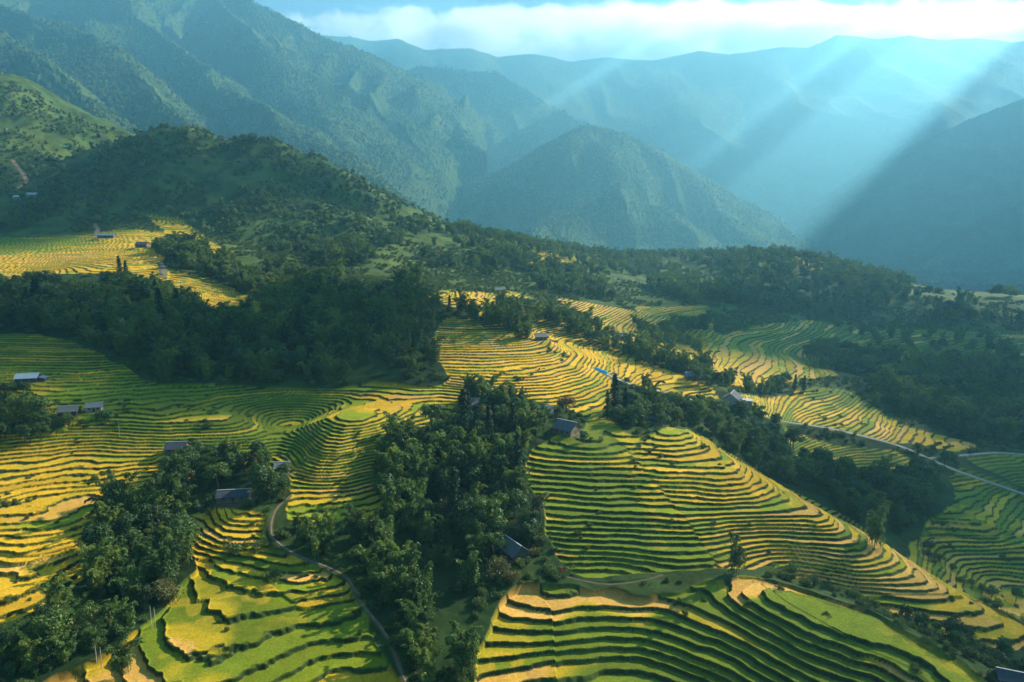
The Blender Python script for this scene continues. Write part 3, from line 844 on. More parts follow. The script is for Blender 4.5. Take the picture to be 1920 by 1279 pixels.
# groves: name -> (ground outline in pixels, spacing, kind shares, size, where it is)
GROVES = [
 ('central grove', [(712,850),(760,818),(830,796),(885,782),(945,795),(985,835),(975,890),(990,950),(1020,1000),(1022,1040),(985,1060),(930,1060),(905,1040),(820,1025),(745,990),(705,925)], 4.6, dict(bamboo=.52, broadleaf=.3, conifer=.07, olive=.11), 1.0, 'in the big dark grove at the centre, left of the green terraces'),
 ('bamboo hedge', [(655,1020),(700,1005),(745,1050),(785,1120),(815,1180),(835,1290),(785,1300),(760,1190),(715,1110)], 3.9, dict(bamboo=1), .92, 'in the long row beside the dirt path at the bottom centre'),
 ('left gully', [(160,1010),(205,955),(290,905),(335,965),(362,1015),(335,1095),(285,1150),(235,1140),(175,1110),(165,1060)], 4.3, dict(bamboo=.56, broadleaf=.34, olive=.1), .95, 'in the gully grove between the two golden fields at lower left'),
 ('lower left corner', [(0,1200),(60,1160),(110,1140),(160,1165),(140,1230),(60,1279),(0,1290)], 4.2, dict(bamboo=.3, shrub=.5, broadleaf=.2), .8, 'on the shaded slope in the lower left corner'),
 ('lower gully', [(110,1150),(290,1160),(250,1195),(150,1240),(60,1285),(20,1250)], 6.2, dict(bamboo=.7, broadleaf=.3), .8, 'in the shaded lower gully left of the bottom field'),
 ('ravine head', [(800,1020),(905,1040),(900,1100),(850,1150),(820,1110)], 5.0, dict(bamboo=.5, shrub=.5), .7, 'in the dark hollow below the central grove'),
 ('hamlet trees', [(345,860),(395,842),(440,865),(530,872),(552,905),(545,935),(490,955),(440,900),(385,940),(310,920),(300,885)], 4.6, dict(bamboo=.35, broadleaf=.55, olive=.1), .85, 'around the dark sheds of the hamlet left of centre'),
 ('path bamboo', [(520,985),(600,990),(645,1035),(600,1055),(535,1030)], 4.0, dict(bamboo=.8, shrub=.2), .75, 'right of the bend in the dirt path'),
 ('left edge', [(-60,790),(40,780),(105,800),(90,828),(0,850),(-70,860)], 4.6, dict(bamboo=.6, broadleaf=.4), .9, 'at the left edge above the golden terraces'),
 ('left house garden', [(-20,730),(40,722),(70,735),(20,750),(-30,752)], 3.6, dict(shrub=.6, broadleaf=.4), .7, 'in front of the white roofed house at far left'),
 ('two roofs garden', [(105,795),(150,785),(225,790),(215,806),(120,806)], 3.6, dict(shrub=.6, broadleaf=.4), .6, 'below the two small roofs at left'),
 ('shaded wood', [(-120,575),(0,560),(60,556),(250,556),(330,565),(450,605),(560,640),(640,690),(700,700),(640,722),(560,728),(300,712),(190,655),(60,622),(-120,632)], 6.0, dict(bamboo=.42, broadleaf=.48, conifer=.1), 1.0, 'in the dark shaded wood across the left middle'),
 ('domed wood', [(480,600),(500,560),(560,530),(660,552),(760,566),(830,588),(802,640),(812,692),(740,700),(640,690),(560,640)], 6.2, dict(bamboo=.4, broadleaf=.6), 1.0, 'in the dark domed wood left of the upper terraces'),
 ('village trees', [(858,775),(900,765),(935,752),(985,775),(1010,790),(1040,812),(1000,830),(940,800),(900,790)], 4.6, dict(bamboo=.4, broadleaf=.5, shrub=.1), .85, 'between the grey roofs of the central village'),
 ('terrace foot', [(865,735),(905,738),(985,752),(985,764),(930,756),(880,752)], 4.2, dict(bamboo=.6, broadleaf=.4), .8, 'at the foot of the upper golden terraces'),
 ('village east', [(1140,775),(1180,765),(1280,765),(1335,775),(1300,800),(1220,806),(1150,795)], 4.8, dict(bamboo=.4, broadleaf=.5, shrub=.1), .85, 'right of the central village above the curved terraces'),
 ('shoulder grove', [(1275,785),(1340,780),(1400,792),(1465,808),(1490,845),(1500,915),(1460,905),(1405,865),(1320,810)], 4.7, dict(bamboo=.45, broadleaf=.55), .95, 'on the shoulder below the gabled farmhouse'),
 ('valley wood', [(1490,865),(1580,892),(1700,888),(1775,905),(1735,960),(1692,1010),(1620,990),(1560,945),(1505,915)], 5.4, dict(bamboo=.3, broadleaf=.7), 1.0, 'in the shaded wood below the concrete road at right'),
 ('right gully', [(1690,1170),(1760,1160),(1840,1205),(1930,1235),(1930,1290),(1860,1270),(1780,1218)], 4.0, dict(broadleaf=.6, shrub=.4), .62, 'in the dark gully in the lower right corner'),
 ('gully bushes', [(1680,1020),(1730,1045),(1850,1118),(1935,1150),(1935,1125),(1800,1065),(1720,1000)], 5.0, dict(broadleaf=.5, shrub=.5), .7, 'along the shaded ditch behind the main spur at right'),
 ('right wood', [(1640,735),(1700,695),(1780,682),(1900,705),(2010,760),(2010,845),(1860,832),(1720,775)], 6.4, dict(bamboo=.35, broadleaf=.65), 1.25, 'in the tall hazy wood near the right edge'),
 ('valley clump', [(1510,668),(1560,658),(1685,672),(1690,698),(1600,702),(1530,694)], 6.0, dict(bamboo=.7, broadleaf=.3), 1.1, 'in the hazy clump among the far right terraces'),
 ('crest hedge', [(858,588),(900,592),(960,607),(1012,632),(985,638),(900,606)], 4.6, dict(bamboo=.4, broadleaf=.6), .85, 'along the top edge of the upper golden terraces'),
 ('stream belt', [(935,572),(1060,592),(1150,640),(1250,680),(1335,704),(1335,724),(1250,692),(1130,656),(1050,617),(960,592)], 5.4, dict(bamboo=.5, broadleaf=.5), .95, 'in the diagonal tree belt behind the golden strip'),
 ('lawn hedge', [(1390,728),(1430,722),(1480,724),(1480,736),(1400,738)], 4.4, dict(bamboo=.5, shrub=.5), .75, 'in the low hedge left of the two dark conifers'),
 ('field edge', [(1600,742),(1660,770),(1720,790),(1780,815),(1830,825),(1800,800),(1700,765),(1620,735)], 5.0, dict(broadleaf=.6, shrub=.4), .75, 'along the far edge of the tongue of terraces at right'),
 ('terrace belt', [(1180,600),(1260,640),(1330,652),(1300,670),(1220,650)], 9.0, dict(bamboo=.6, broadleaf=.4), .9, 'among the hazy far terraces at centre right'),
 ('hazy field trees', [(1230,612),(1330,602),(1345,627),(1250,638)], 7.0, dict(bamboo=.5, broadleaf=.5), .9, 'in the small hazy clump between the far centre terraces'),
 ('right slope wood', [(1560,612),(1750,622),(1920,645),(1960,690),(1800,672),(1650,655)], 13.5, dict(bamboo=.4, broadleaf=.6), .95, 'spread over the shaded far right slope'),
 ('far terraces edge', [(1290,715),(1340,716),(1380,726),(1340,735)], 5, dict(bamboo=.5, broadleaf=.5), .7, 'behind the gabled farmhouse'),
 ('upper left belt', [(285,475),(340,455),(420,492),(480,520),(500,555),(420,532),(340,505)], 6.0, dict(bamboo=.4, broadleaf=.6), .95, 'in the belt beside the small upper left fields'),
 ('upper field foot', [(-60,548),(150,545),(290,545),(370,575),(330,580),(250,560),(-60,562)], 6.0, dict(bamboo=.6, broadleaf=.4), 1.0, 'along the foot of the sunlit upper left terraces'),
]
FAR_GROVES = [
 ([(480,520),(560,480),(700,448),(780,405),(860,432),(960,474),(1110,507),(1200,542),(1180,572),(1040,553),(940,538),(850,528),(770,556),(700,545),(600,530),(500,560)], 7.5, 1.05),
 ([(1190,548),(1300,517),(1430,477),(1600,507),(1750,542),(1980,562),(1980,612),(1700,600),(1520,592),(1400,575),(1300,572)], 7.2, 1.05),
 ([(-60,390),(100,388),(180,415),(150,445),(-60,440)], 8.0, .9),
 ([(470,470),(560,420),(690,410),(740,440),(690,455),(560,485)], 9.0, .8),
]
SINGLES = [ # kind, variant, column, row of the foot, size, label
 ('bamboo', 6, 1383,1074, .95, 'lone bamboo clump on the terrace edge right of centre, casting a long shadow'),
 ('bamboo', 6, 1638,1014, 1.05, 'tall pale green bamboo at the edge of the shaded valley beside the main spur'),
 ('bamboo', 1, 866,1262, .98, 'big rounded bamboo clump alone at the bottom centre'),
 ('conifer', 1, 1490,733, .68, 'left one of the two dark conifers beside the round lawn'),
 ('conifer', 0, 1507,735, .66, 'taller right one of the two dark conifers beside the round lawn'),
 ('conifer', 0, 1152,778, 1.05, 'tallest dark conifer above the central village'),
 ('conifer', 1, 1172,784, .85, 'shorter dark conifer right of the tallest one above the village'),
 ('conifer', 1, 1138,786, .8, 'shorter dark conifer left of the tallest one above the village'),
 ('conifer', 0, 226,528, .95, 'dark pointed conifer standing at the foot of the sunlit upper left terraces'),
 ('conifer', 1, 238,530, .9, 'second pointed conifer, just right of its taller neighbour at upper left'),
 ('conifer', 1, 843,584, .62, 'small dark conifer on the crest above the upper terraces'),
 ('bamboo', 0, 1210,728, .62, 'single bamboo clump by the pale road on the golden strip'),
 ('broadleaf', 0, 1305,712, .8, 'round dark tree beside the blue grey roof behind the golden strip'),
 ('rust', 0, 1062,776, 1.0, 'rounded tree with reddish tips behind the village houses'),
 ('olive', 1, 1013,985, 1.2, 'tall olive brown tree at the right edge of the central grove'),
 ('olive', 0, 935,1085, 1.0, 'larger of the two olive green bushes below the grove house'),
 ('olive', 0, 962,1100, .72, 'smaller of the two olive green bushes below the grove house'),
 ('olive', 0, 1003,1048, .55, 'small rounded olive bush right of the grove house'),
 ('olive', 0, 470,868, .9, 'bare looking olive brown tree above the hamlet sheds'),
 ('banana', 1, 200,783, 1.0, 'big banana clump beside the small white roof at left'),
 ('banana', 0, 905,1030, .9, 'banana plants left of the house in the central grove'),
 ('banana', 0, 14,732, .9, 'banana plants at the left edge below the white roof'),
 ('banana', 0, 1046,804, .6, 'small banana plant at the front of the wooden gabled house'),
 ('bamboo', 3, 232,1255, .75, 'low drooping bamboo clump beside the bottom left field'),
 ('bamboo', 1, 60,1262, .7, 'bamboo clump nearest the lower left corner'),
 ('broadleaf', 4, 1722,850, .7, 'dark tree standing over the bend of the concrete road'),
 ('broadleaf', 3, 1771,872, .7, 'dark tree right of the road fork'),
 ('broadleaf', 0, 925,1048, .8, 'dark leafy tree left of the house in the central grove'),
 ('broadleaf', 3, 992,1030, .75, 'dark narrow tree right of the house in the central grove'),
 ('broadleaf', 4, 1095,830, .6, 'small round tree at the right end of the wooden gabled house'),
 ('shrub', 1, 387,798, .9, 'lone dark bush in the green fields left of centre'),
 ('bamboo', 2, 890,960, 1.05, 'spreading yellowish bamboo at the front of the central grove'),
 ('bamboo', 0, 775,705, .8, 'sunlit bamboo at the lower right corner of the domed wood'),
 ('shrub', 1, 440,1028, 1.2, 'wide low patch of bushes in the middle of the lower left field'),
 ('shrub', 0, 480,1025, 1.0, 'low bush at the right end of the bushy patch in the lower left field'),
 ('shrub', 1, 515,1075, .9, 'bush between the lower terraces left of the dirt path'),
 ('shrub', 2, 180,905, .7, 'small green bush on the left golden terraces'),
 ('shrub', 1, 1480,1075, 1.0, 'bush on the notch between the two right hand spurs'),
]
STUFF = {'forest': [], 'scrub': [], 'hillside': []}
def scatter(poly, sp, r, ymin=70):
    """jittered points inside a ground outline"""
    w = np.array(to_world([(x, min(y, 1335)) for x, y in poly], ymin))
    x0, y0 = w.min(0); x1, y1 = w.max(0)
    X, Y = np.meshgrid(np.arange(x0, x1, sp), np.arange(y0, y1, sp*.9))
    X = X+r.uniform(-.46, .46, X.shape)*sp + (np.arange(X.shape[0]) % 2)[:, None]*sp*.5; Y = Y+r.uniform(-.46, .46, Y.shape)*sp
    m = in_poly(X, Y, w.tolist())
    return X[m], Y[m]
def keep_clear(X, Y, gap=1.2):
    d, _, w = way_near(X, Y)
    ok = d*w > w+gap
    for px, py, r, pz in PADS: ok &= np.hypot(X-px, Y-py) > r*.92
    return ok

def build_plants():
    setup_kinds()
    r = np.random.default_rng(17)
    taken = []
    for kind, var, px, py, s, label in SINGLES:
        x, y, _ = at(px, min(py, 1330))
        z = float(ground(np.array([x]), np.array([y]))[0])
        plant(kind, var, x, y, z-.15, s, r.uniform(0, 6.28), label)
        taken.append((x, y))
    taken = np.array(taken)
    todo = []
    for gi, (gname, poly, sp, mix, size, where) in enumerate(GROVES):
        X, Y = scatter(poly, sp, r)
        ok = keep_clear(X, Y)
        ok &= np.min(np.hypot(X[:, None]-taken[None, :, 0], Y[:, None]-taken[None, :, 1]), 1) > 2.5
        X, Y = X[ok], Y[ok]
        Z = ground(X, Y)
        ks = list(mix); pr = np.array([mix[k] for k in ks]); pr = pr/pr.sum()
        # kinds stand in patches
        u = np.clip(.5+.9*fbm(X/14, Y/14, 2, 300+gi) + r.normal(size=len(X))*.18, 0, .999)
        kk = np.searchsorted(np.cumsum(pr), u)
        for x, y, z, k in zip(X, Y, Z, kk):
            kind = ks[min(k, len(ks)-1)]
            todo.append((kind, math.hypot(x, y), x, y, z-.2, size*(r.uniform(.62, 1.18)+.25*(r.random() < .12)), r.uniform(0, 6.28), gname, where))
    WORD = {'bamboo': 'feathery bamboo clump', 'broadleaf': 'dark leafy tree', 'shrub': 'low green bush', 'olive': 'olive brown tree', 'conifer': 'dark pointed conifer'}
    for kind in WORD:
        lst = sorted([t for t in todo if t[0] == kind], key=lambda t: t[1])
        for t in lst[:285]:
            _, d, x, y, z, s, rot, gname, where = t
            plant(kind, int(r.integers(min(6, len(KINDS[kind])))), x, y, z, s, rot, WORD[kind]+' '+where, f"{NAMES[kind][0].replace('_', ' ')}s of the {gname}")
        for t in lst[285:]:
            STUFF['forest'].append((t[2], t[3], t[4], t[5], t[6], {'bamboo': 0, 'broadleaf': 1}.get(kind, 1)*3 + int(r.integers(3))))
    for poly, sp, size in FAR_GROVES:
        X, Y = scatter(poly, sp, r)
        ok = keep_clear(X, Y); X, Y = X[ok], Y[ok]
        keep = fbm(X/38, Y/38, 3, 333) > -.03
        X, Y = X[keep], Y[keep]; Z = ground(X, Y)
        for x, y, z in zip(X, Y, Z):
            STUFF['forest'].append((x, y, z-.3, size*r.uniform(.55, 1.25), r.uniform(0, 6.28), (0 if r.random() < .4 else 3)+int(r.integers(3))))
    X, Y = np.meshgrid(np.arange(-150, 620, 8.0), np.arange(600, 1060, 8.0))
    X = (X+r.uniform(-4, 4, X.shape)).ravel(); Y = (Y+r.uniform(-4, 4, Y.shape)).ravel()
    ok = (linear(HILLNESS, X, Y) < .4) & (fbm(X/60, Y/60, 3, 334) > -.3); X, Y = X[ok], Y[ok]; Z = ground(X, Y)
    for x, y, z in zip(X, Y, Z): STUFF['forest'].append((x, y, z-.3, r.uniform(.5, 1.1), r.uniform(0, 6.28), (0 if r.random() < .3 else 3)+int(r.integers(3))))
    # scrub on all ground that is neither terrace, way nor grove
    X, Y = np.meshgrid(np.arange(-330, 420, 3.1), np.arange(95, 560, 3.1))
    X = X+r.uniform(-1.5, 1.5, X.shape); Y = Y+r.uniform(-1.5, 1.5, Y.shape)
    X, Y = X.ravel(), Y.ravel()
    ok = (linear(tm, X, Y) < .38) & (np.abs(X)/Y < .86) & keep_clear(X, Y, .5) & (fbm(X/16, Y/16, 3, 340) > -.25)
    X, Y = X[ok], Y[ok]; Z = ground(X, Y)
    for x, y, z in zip(X, Y, Z): STUFF['scrub'].append((x, y, z-.15, r.uniform(.3, .85), r.uniform(0, 6.28), int(r.integers(3))))
    # bushes along the banks between terraces
    X = r.uniform(-150, 180, 9000); Y = r.uniform(95, 330, 9000)
    t = linear(tm, X, Y)
    ok = (t > .4) & (np.abs(X)/Y < .84) & keep_clear(X, Y, .3) & (np.abs(fbm(X/23, Y/23, 2, 345)) < .035)
    X, Y = X[ok], Y[ok]; Z = ground(X, Y)
    for x, y, z in zip(X, Y, Z): STUFF['scrub'].append((x, y, z-.15, r.uniform(.22, .5), r.uniform(0, 6.28), int(r.integers(3))))
    # wooded and scrubby flanks of the left hills
    X, Y = np.meshgrid(np.arange(-760, 420, 5.2), np.arange(470, 1070, 5.2))
    X = X+r.uniform(-3.5, 3.5, X.shape); Y = Y+r.uniform(-3.5, 3.5, Y.shape)
    X, Y = X.ravel(), Y.ravel()
    hl = linear(HILLNESS, X, Y)
    ok = (linear(tm, X, Y) < .3) & (np.abs(X)/Y < .86) & keep_clear(X, Y, 2) & (hl > .5) & (fbm(X/45, Y/45, 3, 350)+.5*fbm(X/12, Y/12, 2, 351) > -.32)
    ok &= ~((X < -330) & (Y > 720) & (fbm(X/60, Y/60, 2, 352) < -.05))
    X, Y = X[ok], Y[ok]; Z = ground(X, Y)
    for x, y, z in zip(X, Y, Z): STUFF['hillside'].append((x, y, z-.5, r.uniform(.2, .5)+.45*r.random()**4, r.uniform(0, 6.28), int(r.integers(3))))
    # a few trees of the hillside stand as trees of their own
    for k, (px, py, lab) in enumerate([(1462,486,'single rounded tree on the crest of the hazy ridge at right'), (1640,517,'broad tree on the ridge crest right of its summit'), (352,246,'small tree on the summit of the dark hill at left')]):
        x, y, z = at(px, py); z = float(ground(np.array([x]), np.array([y]))[0])
        plant('far', k, x, y, z-.3, .9, k*1.3, lab)
    PROTO_FAR = [PROTO[('far', k)][0] for k in range(3)]
    need = [('bamboo', 0), ('bamboo', 1), ('bamboo', 3), ('broadleaf', 0), ('broadleaf', 1), ('broadleaf', 2)]
    instance_stuff('forest', STUFF['forest'], [PROTO[k][0] for k in need])
    instance_stuff('scrub', STUFF['scrub'], [PROTO[('shrub', k)][0] for k in range(3)])
    instance_stuff('hillside_woods', STUFF['hillside'], PROTO_FAR)
    # forest of the far ranges
    pts = []
    for name, sp, n_, az0, az1, r0, r1, hmin in (('hill', 9.5, 0, -10, 27, 1250, 2950, -60), ('mountain', 14.0, 0, -42, -3, 1150, 3750, -50), ('mountain_ridge', 17.0, 0, -18, 8, 3200, 4400, 60)):
        X, Y = np.meshgrid(np.arange(-2700, 1300, sp), np.arange(1000, 4450, sp))
        X = (X+r.uniform(-.5, .5, X.shape)*sp).ravel(); Y = (Y+r.uniform(-.5, .5, Y.shape)*sp).ravel()
        az = np.degrees(np.arctan2(X, Y)); rr = np.hypot(X, Y)
        m = (az > az0) & (az < az1) & (rr > r0) & (rr < r1)
        X, Y = X[m], Y[m]; Z = RANGES[name](X, Y)
        # only slopes that the valley sees
        Zf = RANGES[name](X*.985, Y*.985)
        m = (Z > hmin) & (Z - Zf > -Z/np.hypot(X, Y)*0 + (Z*.015) - 9) & (fbm(X/70, Y/70, 3, 360) > -.12)
        X, Y, Z = X[m], Y[m], Z[m]
        for x, y, z in zip(X, Y, Z): pts.append((x, y, z-1.5, sp/8.5*r.uniform(.4, 1.0), r.uniform(0, 6.28), int(r.integers(3))))
    instance_stuff('mountain_forest', pts, PROTO_FAR)

def instance_stuff(name, pts, sources):
    """countless plants as one object: points that carry copies of a few crowns"""
    P = np.array(pts)
    me = bpy.data.meshes.new(name)
    me.vertices.add(len(P)); me.vertices.foreach_set('co', P[:, :3].astype(np.float32).reshape(-1))
    for nm, col, tp in (('size', 3, 'FLOAT'), ('turn', 4, 'FLOAT'), ('pick', 5, 'INT')):
        a = me.attributes.new(nm, tp, 'POINT')
        a.data.foreach_set('value', P[:, col].astype(np.int32 if tp == 'INT' else np.float32))
    me.update()
    o = bpy.data.objects.new(name, me); C.objects.link(o); o['kind'] = 'stuff'
    ng = bpy.data.node_groups.new(name, 'GeometryNodeTree')
    ng.interface.new_socket('Geometry', in_out='INPUT', socket_type='NodeSocketGeometry')
    ng.interface.new_socket('Geometry', in_out='OUTPUT', socket_type='NodeSocketGeometry')
    n, l = ng.nodes, ng.links
    gi, go = n.new('NodeGroupInput'), n.new('NodeGroupOutput')
    join = n.new('GeometryNodeJoinGeometry')
    for s in sources:
        oi = n.new('GeometryNodeObjectInfo'); oi.inputs['Object'].default_value = s; oi.inputs['As Instance'].default_value = True
        oi.transform_space = 'ORIGINAL'
        l.new(oi.outputs['Geometry'], join.inputs[0])
    ip = n.new('GeometryNodeInstanceOnPoints'); ip.inputs['Pick Instance'].default_value = True
    def attr(nm, tp):
        a = n.new('GeometryNodeInputNamedAttribute'); a.data_type = tp; a.inputs['Name'].default_value = nm
        return [s for s in a.outputs if s.enabled][0]
    l.new(gi.outputs[0], ip.inputs['Points']); l.new(join.outputs[0], ip.inputs['Instance'])
    l.new(attr('pick', 'INT'), ip.inputs['Instance Index'])
    l.new(attr('size', 'FLOAT'), ip.inputs['Scale'])
    cx = n.new('ShaderNodeCombineXYZ'); l.new(attr('turn', 'FLOAT'), cx.inputs[2])
    l.new(cx.outputs[0], ip.inputs['Rotation'])
    l.new(ip.outputs[0], go.inputs[0])
    md = o.modifiers.new('plants', 'NODES'); md.node_group = ng
    return o

# ------------------------------------------------------------------ houses
def roof_material(name, colour, rust=.25):
    m, n, l, out = mat(name)
    tc = n.new('ShaderNodeTexCoord')
    w = n.new('ShaderNodeTexWave'); w.inputs['Scale'].default_value = 1.6; w.inputs['Distortion'].default_value = .3
    l.new(tc.outputs['Object'], w.inputs['Vector'])
    t = noise_tex(n, l, tc.outputs['Object'], .7, 5, .7)
    r = ramp(n, l, t.outputs[0], [(.3, tuple(c*(1-rust) for c in colour)), (.55, colour), (.75, tuple(min(1, c*1.12) for c in colour))])
    r2 = ramp(n, l, w.outputs[0], [(.0, (.75,)*3), (.5, (1.06,)*3)])
    b = principled(n, .85, .08); l.new(mul_color(n, l, r.outputs[0], r2.outputs[0]), b.inputs['Base Color'])
    bp = n.new('ShaderNodeBump'); bp.inputs['Strength'].default_value = .5; bp.inputs['Distance'].default_value = .05
    l.new(w.outputs[0], bp.inputs['Height']); l.new(bp.outputs[0], b.inputs['Normal'])
    l.new(b.outputs[0], out.inputs[0]); return m
ROOFS = {'grey': roof_material('weathered_grey_roof', (.12, .125, .13)), 'pale': roof_material('pale_sheet_roof', (.20, .205, .20)), 'white': roof_material('white_metal_roof', (.45, .47, .48), .12),
         'dark': roof_material('dark_tile_roof', (.065, .07, .085)), 'blue': roof_material('blue_grey_roof', (.15, .20, .27)), 'brown': roof_material('brown_grey_roof', (.17, .16, .14))}
WALLS = {'wood': plain_material('weathered_wood', (.19, .13, .08), .85, .4, 3), 'pale': plain_material('limewashed_wall', (.33, .31, .26), .85, .2, 1.5), 'dark': plain_material('dark_boards', (.07, .06, .05), .9, .35, 3), 'grey': plain_material('concrete_wall', (.32, .32, .31), .85, .2, 1.5)}
M_DOOR = plain_material('door_wood', (.10, .06, .035), .7); M_GLASS = plain_material('window_dark', (.03, .035, .04), .2, .1, 1, .5); M_FRAME = plain_material('frame_wood', (.28, .20, .12), .7)
M_RIDGE = plain_material('ridge_cap', (.42, .42, .40), .7); M_STONE = plain_material('stone_footing', (.24, .22, .19), .9)

HOUSES = [ # column, row of the floor, yaw of the ridge, length, width, wall, rise, roof, wall, lean-to, name, category, label
 (54,716, 14, 9.5,6.5,2.5,1.7,'white','dark', 1, 'farmhouse','house','house under a bright white metal roof at the far left edge'),
 (131,778, 16, 7.5,6.0,2.3,1.6,'brown','dark', 0, 'farmhouse','house','low house with a brown grey roof between garden bushes at left'),
 (178,771, 20, 6.0,4.5,2.4,1.2,'pale','pale', 0, 'small_house','house','small house with a pale roof half hidden by the big banana clump'),
 (333,847, 8, 7.5,6.0,2.3,1.8,'dark','wood', 0, 'farmhouse','house','house with a dark slate roof right of the golden terraces'),
 (440,938, 8, 11.0,5.0,2.3,1.5,'dark','wood', 0, 'long_shed','shed','long dark roofed shed among the hamlet trees'),
 (530,884, 10, 5.0,4.0,2.4,1.4,'pale','wood', 0, 'small_house','house','small pale roofed house buried in the hamlet trees'),
 (893,766, 6, 9.0,7.0,2.5,2.3,'grey','dark', -1, 'farmhouse','house','grey roofed house with a low lean-to, leftmost of the village houses'),
 (1018,781, 6, 8.0,6.5,2.5,2.1,'pale','dark', 0, 'farmhouse','house','house with a pale sheet roof, middle one of the village houses'),
 (1063,812, -38, 9.0,7.5,2.6,2.6,'grey','wood', 0, 'farmhouse','house','village house with a grey roof and brown wooden gable facing right'),
 (962,1040, -56, 9.0,6.0,2.5,2.4,'grey','dark', 0, 'farmhouse','house','house with a sunlit roof edge inside the central grove'),
 (1014,637, 4, 6.5,5.0,2.4,1.4,'pale','wood', 0, 'field_hut','hut','small pale roofed hut on the golden strip above the terraces'),
 (1372,757, 62, 10.0,9.0,3.2,3.2,'grey','pale', 0, 'farmhouse','house','gabled farmhouse with pale walls standing on the bright spur'),
 (1300,710, 2, 9.0,6.0,2.4,1.6,'blue','wood', 0, 'farmhouse','house','house with a blue grey roof under a round tree behind the golden strip'),
 (1232,793, -12, 7.0,6.0,2.4,2.0,'dark','dark', 0, 'small_house','house','dark roofed house hidden in the trees right of the village'),
 (1728,890, -4, 11.0,5.5,2.6,1.6,'blue','dark', 0, 'farmhouse','house','long blue grey roofed house in the shade below the road fork'),
 (37,374, 4, 9.0,6.0,2.4,1.4,'white','pale', 0, 'hill_house','house','lower left one of two white roofed houses far up the left hillside'),
 (61,370, -3, 10.0,6.0,2.6,1.6,'white','grey', 0, 'hill_house','house','upper right one of two white roofed houses far up the left hillside'),
 (1165,637, 6, 6.0,4.5,2.4,1.3,'grey','wood', 0, 'field_hut','hut','small grey roofed hut in the hazy fields beyond the tree belt'),
 (1893,1282, -22, 5.0,3.8,1.9,1.2,'dark','dark', 0, 'small_house','house','slate roofed house among trees in the lower right corner'),
 (268,464, 3, 8.0,6.0,2.4,1.6,'dark','wood', 0, 'field_hut','hut','dark hut at the top of the sunlit upper left terraces'),
 (200,447, 4, 13.0,4.0,2.4,.9,'blue','wood', 0, 'long_shed','shed','low blue roofed shed on the bare earth plot at upper left'),
 (938,549, 3, 6.5,5.0,2.4,1.3,'pale','wood', 0, 'field_hut','hut','tiny pale roofed hut among the hazy fields at centre'),
]
PADH = []
for h in HOUSES:
    x, y, z = at(h[0], min(h[1], 1330))
    PADS.append((x, y, max(h[3], h[4])*.56*(.7 if y < 300 else .85)+.5, z)); PADH.append((x, y, z))
ox, oy, oz = at(1399, 763); PADS.append((ox, oy, 3.0, oz))

